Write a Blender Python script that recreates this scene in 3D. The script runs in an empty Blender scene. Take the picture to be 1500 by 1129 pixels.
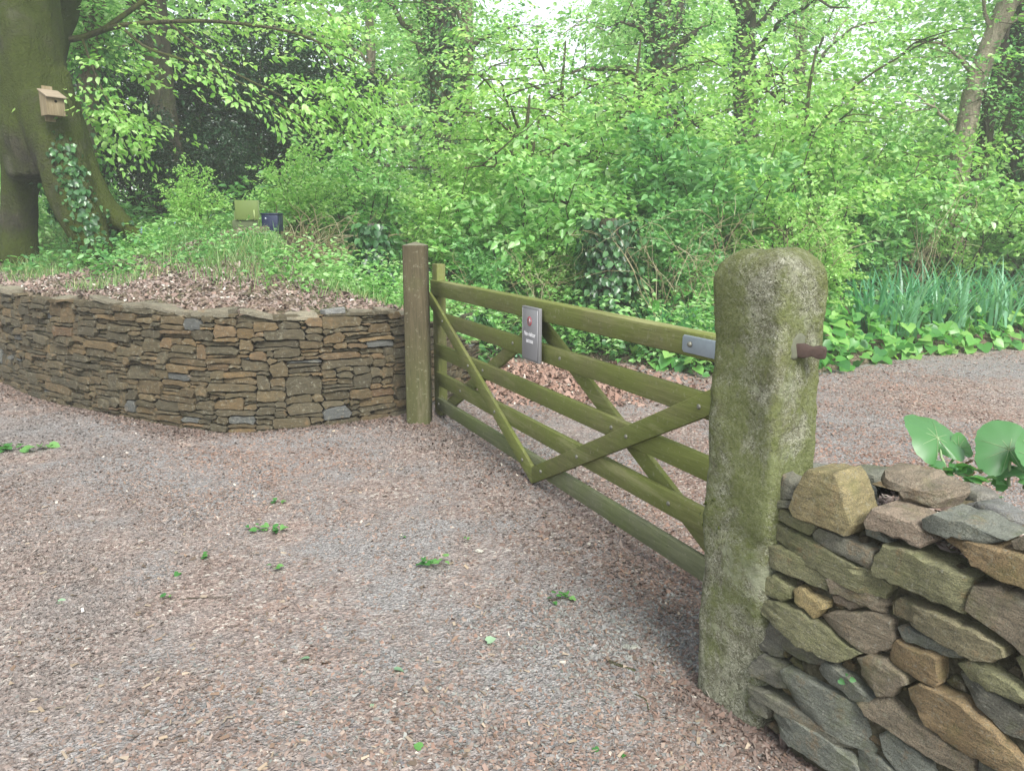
import bpy, math, random
import numpy as np
from mathutils import Vector, Matrix

random.seed(7)
RNG = np.random.default_rng(11)
SC = bpy.context.scene
COL = SC.collection
R = math.radians

# ------------------------------------------------------------------ camera model used to survey the place
F, H, PT = 1127.0, 1.55, R(11.7)
def ray(x, y):
    a, b = (x - 750) / F, -(y - 564.5) / F
    return np.array([a, math.cos(PT) + math.sin(PT) * b, math.cos(PT) * b - math.sin(PT)])
O3 = np.array([0, 0, H])
def gz(x, y, z=0.0):
    r = ray(x, y); return O3 + r * ((z - H) / r[2])
def aty(x, y, Y):
    r = ray(x, y); return O3 + r * (Y / r[1])
def onplane(x, y, p0, n):
    r = ray(x, y); return O3 + r * (np.dot(p0 - O3, n) / np.dot(r, n))

# ------------------------------------------------------------------ object helpers
def link(name, me, parent=None):
    o = bpy.data.objects.new(name, me); COL.objects.link(o)
    if parent is not None: o.parent = parent
    return o
def tag(o, label=None, cat=None, group=None, kind=None):
    if label: o['label'] = label
    if cat: o['category'] = cat
    if group: o['group'] = group
    if kind: o['kind'] = kind
    return o
def thing(name, loc, label, cat, group=None, rz=0.0):
    o = link(name, None); o.location = loc; o.rotation_euler = (0, 0, rz)
    o.empty_display_size = 0.1
    return tag(o, label, cat, group)
def mk(name, V, Fs, mat, parent=None, attr=None, smooth=False):
    """V (N,3); Fs = list of (M,k) int arrays; attr = {name: (ftype, per-face array)}"""
    V = np.asarray(V, dtype=np.float32)
    if not isinstance(Fs, list): Fs = [Fs]
    Fs = [np.asarray(f, dtype=np.int32) for f in Fs if len(f)]
    me = bpy.data.meshes.new(name)
    nl = sum(f.size for f in Fs); nf = sum(len(f) for f in Fs)
    me.vertices.add(len(V)); me.vertices.foreach_set('co', V.ravel())
    me.loops.add(nl); me.loops.foreach_set('vertex_index', np.concatenate([f.ravel() for f in Fs]))
    me.polygons.add(nf)
    tot = np.concatenate([np.full(len(f), f.shape[1], dtype=np.int32) for f in Fs])
    st = np.concatenate([[0], np.cumsum(tot)[:-1]]).astype(np.int32)
    me.polygons.foreach_set('loop_start', st)
    me.polygons.foreach_set('loop_total', tot)
    me.update(calc_edges=True); me.validate()
    if smooth: me.polygons.foreach_set('use_smooth', np.ones(nf, dtype=bool))
    if attr:
        for k, v in attr.items():
            v = np.asarray(v, dtype=np.float32)
            if v.ndim == 1:
                a = me.attributes.new(k, 'FLOAT', 'FACE'); a.data.foreach_set('value', v)
            else:
                a = me.attributes.new(k, 'FLOAT_COLOR', 'FACE')
                c = np.ones((len(v), 4), dtype=np.float32); c[:, :3] = v
                a.data.foreach_set('color', c.ravel())
    if mat is not None: me.materials.append(mat)
    return link(name, me, parent)
class MB:
    """collects geometry of ONE object"""
    def __init__(s): s.v = []; s.f = {}; s.n = 0; s.a = {}
    def add(s, V, Fq, val=None):
        V = np.asarray(V, dtype=np.float64).reshape(-1, 3); Fq = np.asarray(Fq, dtype=np.int32)
        k = Fq.shape[1]
        s.v.append(V); s.f.setdefault(k, []).append(Fq + s.n)
        if val is not None:
            val = np.asarray(val, dtype=np.float64)
            if val.ndim == 0: val = np.full(len(Fq), float(val))
            elif val.ndim == 1 and len(val) == 3 and len(Fq) != 3: val = np.tile(val, (len(Fq), 1))
            elif val.ndim == 1 and len(val) == 3: val = np.tile(val, (len(Fq), 1))
            s.a.setdefault(k, []).append(val)
        s.n += len(V)
    def build(s, name, mat, parent=None, attr=None, smooth=False):
        ks = sorted(s.f)
        Fs = [np.concatenate(s.f[k]) for k in ks]
        at = None
        if attr: at = {attr: np.concatenate([np.concatenate(s.a[k]) for k in ks])}
        return mk(name, np.concatenate(s.v), Fs, mat, parent, at, smooth)

def nrm(a):
    a = np.asarray(a, dtype=np.float64)
    return a / np.maximum(np.linalg.norm(a, axis=-1, keepdims=True), 1e-9)

# cheap smooth noise: a sum of random sines (numpy)
class Noise:
    def __init__(s, seed, n=14, f=1.0):
        r = np.random.default_rng(seed)
        s.k = r.normal(size=(n, 3)) * f * (2.0 ** r.uniform(-0.7, 1.3, n))[:, None]; s.p = r.uniform(0, 6.28, n); s.n = n
    def __call__(s, P):
        P = np.asarray(P, dtype=np.float64)
        return np.sin(P @ s.k.T + s.p).sum(-1) / math.sqrt(s.n)

def tube(pts, rad, nseg=8, wob=0.0, seed=0, cap=True):
    pts = np.asarray(pts, dtype=np.float64); n = len(pts)
    rad = np.broadcast_to(np.asarray(rad, dtype=np.float64), (n,))
    T = nrm(np.gradient(pts, axis=0))
    ref = np.array([0, 0, 1.0]) if abs(T[0][2]) < 0.9 else np.array([1.0, 0, 0])
    U = np.zeros_like(pts); U[0] = nrm(np.cross(T[0], ref))
    for i in range(1, n):
        u = U[i - 1] - T[i] * np.dot(U[i - 1], T[i]); U[i] = nrm(u)
    W = np.cross(T, U)
    a = np.arange(nseg) / nseg * 2 * math.pi
    V = pts[:, None, :] + rad[:, None, None] * (np.cos(a)[None, :, None] * U[:, None, :] + np.sin(a)[None, :, None] * W[:, None, :])
    if wob:
        nz = Noise(seed, f=1.6)
        V = V + nrm(V - pts[:, None, :]) * (rad[:, None] * wob * nz(V * (0.5 / max(rad.max(), 0.02))))[:, :, None]
    i, j = np.meshgrid(np.arange(n - 1), np.arange(nseg), indexing='ij')
    j2 = (j + 1) % nseg
    Fq = np.stack([i * nseg + j, i * nseg + j2, (i + 1) * nseg + j2, (i + 1) * nseg + j], -1).reshape(-1, 4)
    V = V.reshape(-1, 3)
    if cap:
        V = np.vstack([V, pts[0], pts[-1]]); c0, c1 = len(V) - 2, len(V) - 1
        jj = np.arange(nseg); k = (jj + 1) % nseg
        f3 = np.vstack([np.stack([np.full(nseg, c0), k, jj], -1), np.stack([np.full(nseg, c1), (n - 1) * nseg + jj, (n - 1) * nseg + k], -1)])
        return V, Fq, f3
    return V, Fq, None
def addtube(mb, pts, rad, nseg=8, wob=0.0, seed=0, val=None, cap=True):
    V, q, t = tube(pts, rad, nseg, wob, seed, cap)
    base = mb.n
    mb.add(V, q, val)
    if t is not None:
        mb.f.setdefault(3, []).append(t + base)
        if val is not None:
            val = np.asarray(val, dtype=np.float64)
            mb.a.setdefault(3, []).append(np.tile(val, (len(t), 1)) if val.ndim else np.full(len(t), float(val)))
def curve(pts, n):
    """Catmull-Rom through pts, resampled to n points"""
    P = np.asarray(pts, dtype=np.float64)
    Q = np.vstack([2 * P[0] - P[1], P, 2 * P[-1] - P[-2]])
    out = []
    for t in np.linspace(0, len(P) - 1 - 1e-6, n):
        i = int(t); u = t - i
        a, b, c, d = Q[i:i + 4]
        out.append(0.5 * (2 * b + (c - a) * u + (2 * a - 5 * b + 4 * c - d) * u * u + (3 * b - a - 3 * c + d) * u ** 3))
    return np.array(out)
def bevel(o, w=0.004, seg=2):
    m = o.modifiers.new('edge', 'BEVEL'); m.width = w; m.segments = seg; m.limit_method = 'ANGLE'; m.angle_limit = R(35)
    return o
BOXF = np.array([[0, 3, 2, 1], [4, 5, 6, 7], [0, 1, 5, 4], [1, 2, 6, 5], [2, 3, 7, 6], [3, 0, 4, 7]])
def boxv(x0, x1, y0, y1, z0, z1):
    return np.array([[x0, y0, z0], [x1, y0, z0], [x1, y1, z0], [x0, y1, z0], [x0, y0, z1], [x1, y0, z1], [x1, y1, z1], [x0, y1, z1]])
def box(name, dims, mat, parent=None, bev=0.004):
    o = mk(name, boxv(*dims), BOXF, mat, parent)
    if bev: bevel(o, bev)
    return o
def prism(name, poly, y0, y1, mat, parent=None, bev=0.003):
    """polygon in local x,z swept from y0 to y1"""
    n = len(poly); V = [(p[0], y0, p[1]) for p in poly] + [(p[0], y1, p[1]) for p in poly]
    j = np.arange(n); k = (j + 1) % n
    o = mk(name, V, [np.stack([j, k, k + n, j + n], -1), np.array([j[::-1]]), np.array([j + n])], mat, parent)
    import bmesh
    bm = bmesh.new(); bm.from_mesh(o.data); bmesh.ops.recalc_face_normals(bm, faces=bm.faces); bm.to_mesh(o.data); bm.free()
    if bev: bevel(o, bev)
    return o

# ------------------------------------------------------------------ material helpers
class NT:
    def __init__(s, name):
        s.m = bpy.data.materials.new(name); s.m.use_nodes = True
        s.t = s.m.node_tree; s.t.nodes.clear()
        s.out = s.n('ShaderNodeOutputMaterial')
    def n(s, typ, **kw):
        x = s.t.nodes.new(typ)
        for k, v in kw.items(): setattr(x, k, v)
        return x
    def l(s, a, b): s.t.links.new(a, b)
    def put(s, sock, v):
        if isinstance(v, bpy.types.NodeSocket): s.l(v, sock)
        elif isinstance(v, (tuple, list)) and len(v) == 3 and sock.type == 'RGBA': sock.default_value = (*v, 1)
        else: sock.default_value = v
    def coords(s, kind='Object', scale=(1, 1, 1), rot=(0, 0, 0)):
        c = s.n('ShaderNodeTexCoord'); mp = s.n('ShaderNodeMapping')
        mp.inputs['Scale'].default_value = scale; mp.inputs['Rotation'].default_value = rot
        s.l(c.outputs[kind], mp.inputs[0]); return mp.outputs[0]
    def noise(s, co, scale, detail=4, rough=0.55, dist=0.0):
        x = s.n('ShaderNodeTexNoise'); x.inputs['Scale'].default_value = scale; x.inputs['Detail'].default_value = detail
        x.inputs['Roughness'].default_value = rough; x.inputs['Distortion'].default_value = dist
        s.l(co, x.inputs['Vector']); return x.outputs['Fac']
    def voro(s, co, scale, feature='F1', out='Distance', rnd=1.0):
        x = s.n('ShaderNodeTexVoronoi', feature=feature); x.inputs['Scale'].default_value = scale
        x.inputs['Randomness'].default_value = rnd
        s.l(co, x.inputs['Vector']); return x.outputs[out]
    def ramp(s, fac, stops, interp='LINEAR'):
        x = s.n('ShaderNodeValToRGB'); e = x.color_ramp.elements; x.color_ramp.interpolation = interp
        while len(e) > 1: e.remove(e[-1])
        for i, (p, c) in enumerate(stops):
            el = e[0] if i == 0 else e.new(p)
            el.position = p; c = (c, c, c) if not isinstance(c, (tuple, list)) else c
            el.color = (*c, 1)
        s.l(fac, x.inputs[0]); return x.outputs[0]
    def mix(s, fac, a, b, mode='MIX'):
        x = s.n('ShaderNodeMix', data_type='RGBA', blend_type=mode)
        s.put(x.inputs[0], fac); s.put(x.inputs[6], a); s.put(x.inputs[7], b); return x.outputs[2]
    def math(s, op, a, b=0.0, clamp=False):
        x = s.n('ShaderNodeMath', operation=op, use_clamp=clamp); s.put(x.inputs[0], a); s.put(x.inputs[1], b); return x.outputs[0]
    def attr(s, name, out='Color'):
        x = s.n('ShaderNodeAttribute', attribute_name=name); return x.outputs[out]
    def bump(s, h, strength=0.5, dist=0.01, nin=None):
        x = s.n('ShaderNodeBump'); x.inputs['Strength'].default_value = strength; x.inputs['Distance'].default_value = dist
        s.l(h, x.inputs['Height'])
        if nin is not None: s.l(nin, x.inputs['Normal'])
        return x.outputs[0]
    def bsdf(s, color, rough=0.7, spec=0.3, normal=None, metal=0.0):
        b = s.n('ShaderNodeBsdfPrincipled'); s.put(b.inputs['Base Color'], color); s.put(b.inputs['Roughness'], rough)
        b.inputs['Specular IOR Level'].default_value = spec; b.inputs['Metallic'].default_value = metal
        if normal is not None: s.l(normal, b.inputs['Normal'])
        return b.outputs[0]
    def done(s, sh): s.l(sh, s.out.inputs['Surface']); return s.m

def leaf_mat(name, stops, trans=0.5, rough=0.42, spec=0.35, tgain=(1.5, 1.55, 0.9)):
    t = NT(name)
    col = t.ramp(t.attr('rnd', 'Fac'), stops)
    co = t.coords('Object')
    col = t.mix(t.math('MULTIPLY', t.noise(co, 0.9, 2), 0.6), col, (0.8, 0.9, 0.65), 'MULTIPLY')
    tc = t.mix(1.0, col, tgain, 'MULTIPLY')
    tr = t.n('ShaderNodeBsdfTranslucent'); t.l(tc, tr.inputs[0])
    mx = t.n('ShaderNodeMixShader'); mx.inputs[0].default_value = trans
    t.l(t.bsdf(col, rough, spec), mx.inputs[1]); t.l(tr.outputs[0], mx.inputs[2])
    return t.done(mx.outputs[0])
LB = leaf_mat('leaf bright', [(0, (.09, .26, .07)), (.25, (.19, .43, .12)), (.65, (.30, .56, .20)), (1, (.48, .66, .38))], 0.55, .34, .55, tgain=(1.35, 1.25, 1.05))
LBY = leaf_mat('leaf fresh beech', [(0, (.16, .37, .08)), (.5, (.30, .55, .15)), (1, (.48, .66, .31))], 0.55, 0.38, 0.45, tgain=(1.35, 1.25, 1.0))
LM = leaf_mat('leaf mid', [(0, (.06, .18, .06)), (.5, (.12, .30, .10)), (1, (.25, .46, .20))], 0.45, 0.33, 0.5)
LFAR = leaf_mat('leaf far canopy', [(0, (.16, .38, .09)), (.5, (.30, .55, .16)), (1, (.45, .65, .30))], 0.6, 0.5, 0.3, tgain=(1.3, 1.2, 1.0))
LD = leaf_mat('leaf evergreen', [(0, (.008, .026, .012)), (.6, (.014, .045, .02)), (1, (.035, .085, .035))], 0.15, 0.3, 0.5)
LI = leaf_mat('leaf ivy', [(0, (.016, .055, .02)), (.6, (.04, .12, .04)), (1, (.10, .22, .08))], 0.25, 0.33, 0.5)
LG = leaf_mat('leaf ground cover', [(0, (.05, .17, .05)), (.5, (.11, .31, .07)), (1, (.26, .46, .14))], 0.45, 0.35, 0.45)
GR = leaf_mat('blade grass', [(0, (.08, .18, .06)), (.5, (.15, .28, .10)), (.8, (.26, .36, .17)), (1, (.40, .39, .23))], 0.45, 0.5, 0.3)
ST = leaf_mat('blade strap', [(0, (.05, .19, .10)), (.6, (.10, .30, .17)), (1, (.24, .44, .30))], 0.4, 0.35, 0.5)
PALE = leaf_mat('leaf butterbur', [(0, (.065, .18, .065)), (1, (.10, .25, .09))], 0.4, 0.36, 0.6)
DRY = leaf_mat('stalk dry', [(0, (.16, .13, .07)), (.6, (.30, .26, .16)), (1, (.45, .42, .30))], 0.1, 0.7, 0.2, (1, 1, 1))
BLUE = leaf_mat('petal blue', [(0, (.12, .14, .45)), (1, (.28, .30, .65))], 0.3, 0.5, 0.2, (1, 1, 1))
DEAD = leaf_mat('leaf dead', [(0, (.10, .055, .03)), (.6, (.20, .13, .07)), (1, (.30, .23, .13))], 0.2, 0.7, 0.2, (1, 1, 1))

def bark_mat(name, c1, c2, moss=None, amt=0.5, sc=6.0, pale=None):
    t = NT(name); co = t.coords('Object'); cs = t.coords('Object', (1, 1, .3))
    n1 = t.noise(cs, sc * 2.2, 6, .65, .6)
    col = t.ramp(n1, [(.36, c1), (.64, c2)])
    if pale: col = t.mix(t.ramp(t.noise(co, sc * .35, 4, .6), [(.56, 0.0), (.66, 1.0)]), col, pale)
    if moss:
        f = t.ramp(t.noise(co, sc * .22, 5, .65, .3), [(.62 - amt * .4, 0.0), (.78 - amt * .4, 1.0)])
        f2 = t.noise(co, sc * 6, 3)
        col = t.mix(f, col, t.mix(f2, tuple(x * .6 for x in moss), tuple(x * 1.35 for x in moss)))
    h = t.math('ADD', n1, t.math('MULTIPLY', t.noise(co, sc * 9, 4), .5))
    return t.done(t.bsdf(col, .9, .15, t.bump(h, 1.0, .06)))
BARK_BEECH = bark_mat('bark beech moss', (.014, .014, .009), (.045, .043, .027), (.034, .046, .007), .66, 5, (.075, .075, .055))
BARK_DARK = bark_mat('bark dark', (.04, .036, .028), (.11, .098, .07), (.06, .075, .02), .35)
BARK_GREY = bark_mat('bark grey', (.13, .105, .075), (.27, .225, .165), (.13, .13, .07), .3, 8)
BARK_TWIG = bark_mat('bark twig', (.04, .04, .025), (.11, .10, .06), (.09, .11, .03), .4, 14)

def stone_mat(name, bump=.5, sc=1.0, moss=.0):
    t = NT(name); co = t.coords('Object'); cz = t.coords('Object', (1, 1, 3.2))
    col = t.attr('col')
    n1 = t.noise(cz, 14 * sc, 6, .65, .4); n2 = t.noise(co, 55 * sc, 5, .6)
    col = t.mix(t.ramp(n1, [(.32, .0), (.72, 1.0)]), t.mix(1.0, col, (.62, .63, .62), 'MULTIPLY'), t.mix(1.0, col, (1.28, 1.25, 1.18), 'MULTIPLY'))
    col = t.mix(t.ramp(t.noise(co, 9 * sc, 5, .7), [(.58, 0.0), (.70, .55)]), col, (.20, .125, .06))
    col = t.mix(t.ramp(n2, [(.60, 0.0), (.72, .5)]), col, (.30, .30, .25))
    n3 = t.noise(co, 190 * sc, 4, .7)
    col = t.mix(t.ramp(n3, [(.40, .65), (.54, 0.0)]), col, tuple([.045, .042, .03]))
    col = t.mix(t.ramp(t.noise(co, 26 * sc, 6, .75), [(.57, 0.0), (.64, .45)]), col, (.22, .215, .16))
    if moss: col = t.mix(t.ramp(t.noise(co, 6 * sc, 5, .7), [(.5, 0.0), (.68, moss)]), col, (.085, .10, .025))
    h = t.math('ADD', t.math('MULTIPLY', n1, 1.0), t.math('MULTIPLY', n2, .45)); h = t.math('ADD', h, t.math('MULTIPLY', n3, .25))
    return t.done(t.bsdf(col, .82, .25, t.bump(h, bump, .018)))
STONE = stone_mat('slate rubble', .6)
STONE_N = stone_mat('slate rubble near', .75, 1.5, .35)

def core_mat():
    t = NT('wall earth core'); co = t.coords('Object')
    n = t.noise(co, 40, 5, .7)
    col = t.ramp(n, [(.3, (.03, .027, .018)), (.55, (.075, .07, .045)), (.8, (.13, .125, .085))])
    return t.done(t.bsdf(col, .95, .1, t.bump(n, 1.0, .03)))
CORE = core_mat()

def ground_mat():
    t = NT('trodden bark and gravel'); co = t.coords('Object')
    big = t.noise(co, .55, 4, .6, .4); mid = t.noise(co, 3.2, 4, .6)
    v1 = t.voro(co, 62, out='Color'); v2 = t.voro(co, 130, out='Color')
    bw = t.n('ShaderNodeSeparateColor'); t.l(v1, bw.inputs[0])
    bw2 = t.n('ShaderNodeSeparateColor'); t.l(v2, bw2.inputs[0])
    red = t.ramp(bw.outputs[0], [(0, (.10, .075, .065)), (.3, (.19, .145, .125)), (.6, (.25, .19, .165)), (.9, (.31, .26, .225)), (1, (.44, .41, .36))])
    grey = t.ramp(bw2.outputs[0], [(0, (.12, .115, .11)), (.5, (.20, .19, .185)), (1, (.30, .29, .28))])
    f = t.ramp(t.math('ADD', t.math('MULTIPLY', big, .65), t.math('MULTIPLY', mid, .35)), [(.42, 0.0), (.56, 1.0)])
    col = t.mix(f, red, grey)
    col = t.mix(t.ramp(t.noise(co, 9, 5, .7), [(.3, .45), (.55, 0.0)]), col, (.085, .07, .06))
    d1 = t.voro(co, 62); d2 = t.voro(co, 130)
    h = t.math('ADD', d1, t.math('MULTIPLY', d2, .6)); h = t.math('ADD', h, t.noise(co, 25, 5))
    return t.done(t.bsdf(col, .9, .2, t.bump(h, .9, .012)))
def soil_mat():
    t = NT('woodland floor'); co = t.coords('Object')
    n = t.noise(co, 2.2, 5, .6); v = t.voro(co, 45, out='Color')
    s = t.n('ShaderNodeSeparateColor'); t.l(v, s.inputs[0])
    col = t.ramp(s.outputs[0], [(0, (.055, .04, .03)), (.4, (.12, .09, .065)), (.8, (.19, .145, .11)), (1, (.27, .22, .17))])
    col = t.mix(t.ramp(n, [(.45, 0.0), (.62, .7)]), col, (.045, .06, .022))
    return t.done(t.bsdf(col, .95, .1, t.bump(t.math('ADD', t.voro(co, 45), t.noise(co, 30, 4)), .9, .02)))
def chip_mat():
    t = NT('bark chip'); co = t.coords('Object')
    col = t.mix(t.math('MULTIPLY', t.noise(co, 180, 3), .7), t.attr('col'), (.6, .58, .55), 'MULTIPLY')
    return t.done(t.bsdf(col, .85, .2))
GROUND, SOIL, CHIP = ground_mat(), soil_mat(), chip_mat()

def wood_mat(name, c1, c2, algae=None, amt=.5, axis=0, damp=False):
    sc = [16, 16, 16]; sc[axis] = 1.1
    t = NT(name); co = t.coords('Object'); cg = t.coords('Object', tuple(sc))
    g = t.noise(cg, 3.2, 8, .62, .8); g2 = t.noise(cg, 9, 4, .6)
    col = t.ramp(g, [(.28, c1), (.72, c2)])
    if algae:
        f = t.ramp(t.noise(co, 2.1, 5, .62), [(.60 - amt * .5, 0.0), (.80 - amt * .5, 1.0)])
        if damp:
            ps = t.n('ShaderNodeSeparateXYZ'); t.l(co, ps.inputs[0]); f = t.math('ADD', f, t.ramp(t.math('ADD', ps.outputs[2], t.math('MULTIPLY', g, .3)), [(.45, .75), (1.0, 0.0)]), True)
        col = t.mix(t.math('MULTIPLY', f, .85), col, t.mix(g, tuple(x * .7 for x in algae), tuple(x * 1.25 for x in algae)))
    sil = t.noise(t.coords('Object', tuple(.35 if k == axis else 3.0 for k in range(3))), 2.6, 6, .7, .4)
    col = t.mix(t.ramp(sil, [(.55, 0.0), (.68, .5)]), col, tuple(min(.3, x * 1.35 + .035) for x in c2))
    col = t.mix(t.ramp(t.noise(co, 38, 4, .7), [(.58, 0.0), (.70, .45)]), col, (.24, .24, .17))
    col = t.mix(t.ramp(g2, [(.26, .75), (.38, 0.0)]), col, tuple(x * .35 for x in c1))
    col = t.mix(t.ramp(t.voro(cg, .55), [(.03, .6), (.09, 0.0)]), col, tuple(x * .45 for x in c1))
    return t.done(t.bsdf(col, .85, .14, t.bump(t.math('ADD', g, g2), .35, .006)))
WG_X = wood_mat('gate oak algae', (.082, .082, .034), (.155, .152, .066), (.112, .134, .032), .55, 0)
WG_Z = wood_mat('gate stile wood', (.085, .085, .036), (.15, .148, .065), (.112, .135, .032), .5, 2)
WG_LOW = wood_mat('gate bottom rail wood', (.08, .088, .05), (.14, .15, .085), (.095, .12, .04), .4, 0)
WP = wood_mat('gatepost weathered', (.043, .036, .020), (.086, .072, .042), (.064, .072, .025), .12, 2, True)
WB = wood_mat('nest box board', (.13, .105, .062), (.205, .165, .10), None, 0, 2)
WB2 = wood_mat('nest box roof board', (.17, .14, .10), (.27, .22, .16), None, 0, 0)
BARK_PALE = bark_mat('bark pale smooth', (.20, .17, .125), (.33, .29, .22), None, 0, 5)
def plain(name, c, rough=.6, spec=.3, metal=0., var=.25, sc=20, bumps=.15):
    t = NT(name); co = t.coords('Object'); n = t.noise(co, sc, 5, .65)
    col = t.mix(n, tuple(x * (1 - var) for x in c), tuple(x * (1 + var) for x in c))
    return t.done(t.bsdf(col, rough, spec, t.bump(n, bumps, .004), metal))
GALV = plain('galvanised steel', (.27, .32, .36), .5, .5, .35, .15, 40)
BOLT = plain('bolt head', (.16, .16, .13), .55, .5, .5)
IRON = plain('rusty iron', (.05, .034, .028), .85, .2, .0, .5, 45, .8)
LEAD = plain('lead mortar patch', (.09, .095, .065), .8, .2, .0, .3, 45, .8)
SIGNF = plain('sign frame grey', (.13, .13, .135), .5, .4, .0, .1)
SIGNP = plain('sign panel grey', (.20, .20, .21), .42, .45, .0, .06)
WHITE = plain('sign white', (.72, .71, .72), .5, .3, .0, .04)
REDP = plain('sign red', (.42, .035, .06), .5, .3, .0, .05)
BLACK = plain('hole dark', (.008, .007, .006), .9, .05)
GREENP = plain('box green paint', (.085, .125, .03), .6, .3, .0, .15)
GREENL = plain('box green edge', (.10, .14, .05), .6, .3, .0, .15)
NAVY = plain('navy plastic', (.010, .016, .045), .45, .4, .0, .1)

def granite_mat():
    t = NT('mossy granite'); co = t.coords('Object')
    v = t.voro(co, 260, out='Color'); s = t.n('ShaderNodeSeparateColor'); t.l(v, s.inputs[0])
    n1 = t.noise(co, 17, 6, .7)
    base = t.ramp(s.outputs[0], [(0, (.08, .08, .052)), (.2, (.20, .205, .14)), (.7, (.29, .295, .21)), (1, (.46, .46, .37))])
    base = t.mix(t.ramp(n1, [(.35, .7), (.55, 0.0)]), base, (.085, .08, .05))
    v9 = t.voro(co, 75, out='Color'); s9 = t.n('ShaderNodeSeparateColor'); t.l(v9, s9.inputs[0])
    base = t.mix(t.ramp(s9.outputs[0], [(.72, 0.0), (.84, .45)]), base, (.33, .34, .24))
    base = t.mix(t.ramp(s9.outputs[1], [(.80, 0.0), (.88, .4)]), base, (.07, .075, .035))
    pos = t.n('ShaderNodeSeparateXYZ'); t.l(co, pos.inputs[0])
    # lichen patches, moss patches
    lich = t.ramp(t.noise(co, 5.2, 7, .68, .5), [(.55, 0.0), (.60, 1.0)])
    col = t.mix(t.math('MULTIPLY', lich, .75), base, t.mix(n1, (.25, .28, .17), (.40, .42, .30)))
    m = t.math('ADD', t.noise(co, 3.4, 7, .72, .3), t.math('MULTIPLY', pos.outputs[2], .09))
    moss = t.ramp(m, [(.50, 0.0), (.61, 1.0)])
    mc = t.mix(t.noise(co, 70, 4), (.07, .095, .022), (.19, .22, .06))
    col = t.mix(t.math('MULTIPLY', moss, .72), col, mc)
    och = t.ramp(t.noise(co, 2.2, 4, .6), [(.55, 0.0), (.75, .45)])
    col = t.mix(och, col, (.17, .15, .07))
    h = t.math('ADD', t.noise(co, 60, 6, .75), t.math('MULTIPLY', s.outputs[0], .35)); h = t.math('ADD', h, t.math('MULTIPLY', moss, .5))
    h = t.math('ADD', h, n1)
    return t.done(t.bsdf(col, .92, .15, t.bump(h, 1.0, .02)))
GRANITE = granite_mat()
MOSS = plain('moss cushion', (.05, .065, .012), .95, .1, .0, .5, 120, 1.0)

# ------------------------------------------------------------------ terrain
BND = np.array([(-40, 30, .9, .06), (-12, 13.0, .9, .12), (-7, 9.4, .92, .15), (-5.08, 7.47, .92, .2), (-3.61, 6.38, .92, .2), (-2.54, 5.80, .88, .2),
    (-1.95, 5.72, .88, .2), (-1.40, 5.93, .86, .2), (-.95, 6.25, .86, .18), (-.62, 6.70, .72, .24), (-.44, 7.25, .42, .30), (-.32, 7.85, .16, .34),
    (-.2, 8.5, .05, .25), (.1, 9.0, .03, .27), (.88, 8.84, .03, .27), (1.5, 8.4, .03, .25), (2.1, 7.85, .03, .25), (3.3, 7.95, .03, .25),
    (4.69, 9.0, .03, .25), (6.56, 9.8, .03, .25), (9, 10.6, .03, .25), (14, 12, .03, .2), (60, 22, .03, .1)], dtype=np.float64)
TN = Noise(5, f=1.1); TN2 = Noise(9, f=4.0)
def bdist(X, Y):
    """signed distance to the path edge (positive in the wood), edge step height, slope"""
    P = np.stack([X, Y], -1)[..., None, :]
    A, B = BND[:-1, :2], BND[1:, :2]; D = B - A
    t = np.clip(((P - A) * D).sum(-1) / (D * D).sum(-1), 0, 1)
    Q = A + t[..., None] * D
    d = np.linalg.norm(P - Q, axis=-1)
    i = d.argmin(-1)
    take = lambda a: np.take_along_axis(a, i[..., None], -1)[..., 0]
    dm, tm = take(d), take(t)
    Ai, Di = A[i], D[i]
    s = Di[..., 0] * (Y - Ai[..., 1]) - Di[..., 1] * (X - Ai[..., 0])
    st = BND[:-1, 2][i] * (1 - tm) + BND[1:, 2][i] * tm
    sl = BND[:-1, 3][i] * (1 - tm) + BND[1:, 3][i] * tm
    return dm * np.where(s >= 0, 1, -1), st, sl
def th(X, Y):
    X = np.asarray(X, dtype=np.float64); Y = np.asarray(Y, dtype=np.float64)
    d, st, sl = bdist(X, Y)
    dd = np.maximum(d, 0)
    z = st + sl * np.minimum(dd, 3.5) + .6 * sl * np.clip(dd - 3.5, 0, 5) + .02 * np.clip(dd - 8.5, 0, 60)
    P = np.stack([X, Y, 0 * X], -1)
    z = z + (.05 * TN(P * .9) + .012 * TN2(P)) * np.clip(dd / 1.0, 0.15, 1)
    return np.where(d > .13, z, np.where(d < .02, -.4, -.4 + (z + .4) * np.clip((d - .02) / .11, 0, 1)))
def th1(x, y): return float(th(np.array([x]), np.array([y]))[0])

def grid(name, xs, ys, zf, mat, kind):
    X, Y = np.meshgrid(xs, ys, indexing='xy'); Z = zf(X, Y)
    V = np.stack([X, Y, Z], -1).reshape(-1, 3); nx, ny = len(xs), len(ys)
    i, j = np.meshgrid(np.arange(ny - 1), np.arange(nx - 1), indexing='ij')
    Fq = np.stack([i * nx + j, i * nx + j + 1, (i + 1) * nx + j + 1, (i + 1) * nx + j], -1).reshape(-1, 4)
    o = mk(name, V, Fq, mat, None, None, True); o['kind'] = kind
    return o
def steps(a, b, d): return np.arange(a, b + d * .5, d)
GN = Noise(21, f=2.2)
def gzf(X, Y):
    P = np.stack([X, Y, 0 * X], -1)
    return .010 * GN(P) * ((np.abs(X) < 12) & (Y < 13))
grid('ground', np.concatenate([[-300, -120, -60, -30], steps(-14, 14, .2), [30, 60, 120, 300]]), np.concatenate([[-60, -20, -8], steps(-3, 13, .2), [20, 40, 90, 300]]), gzf, GROUND, 'structure')
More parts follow.
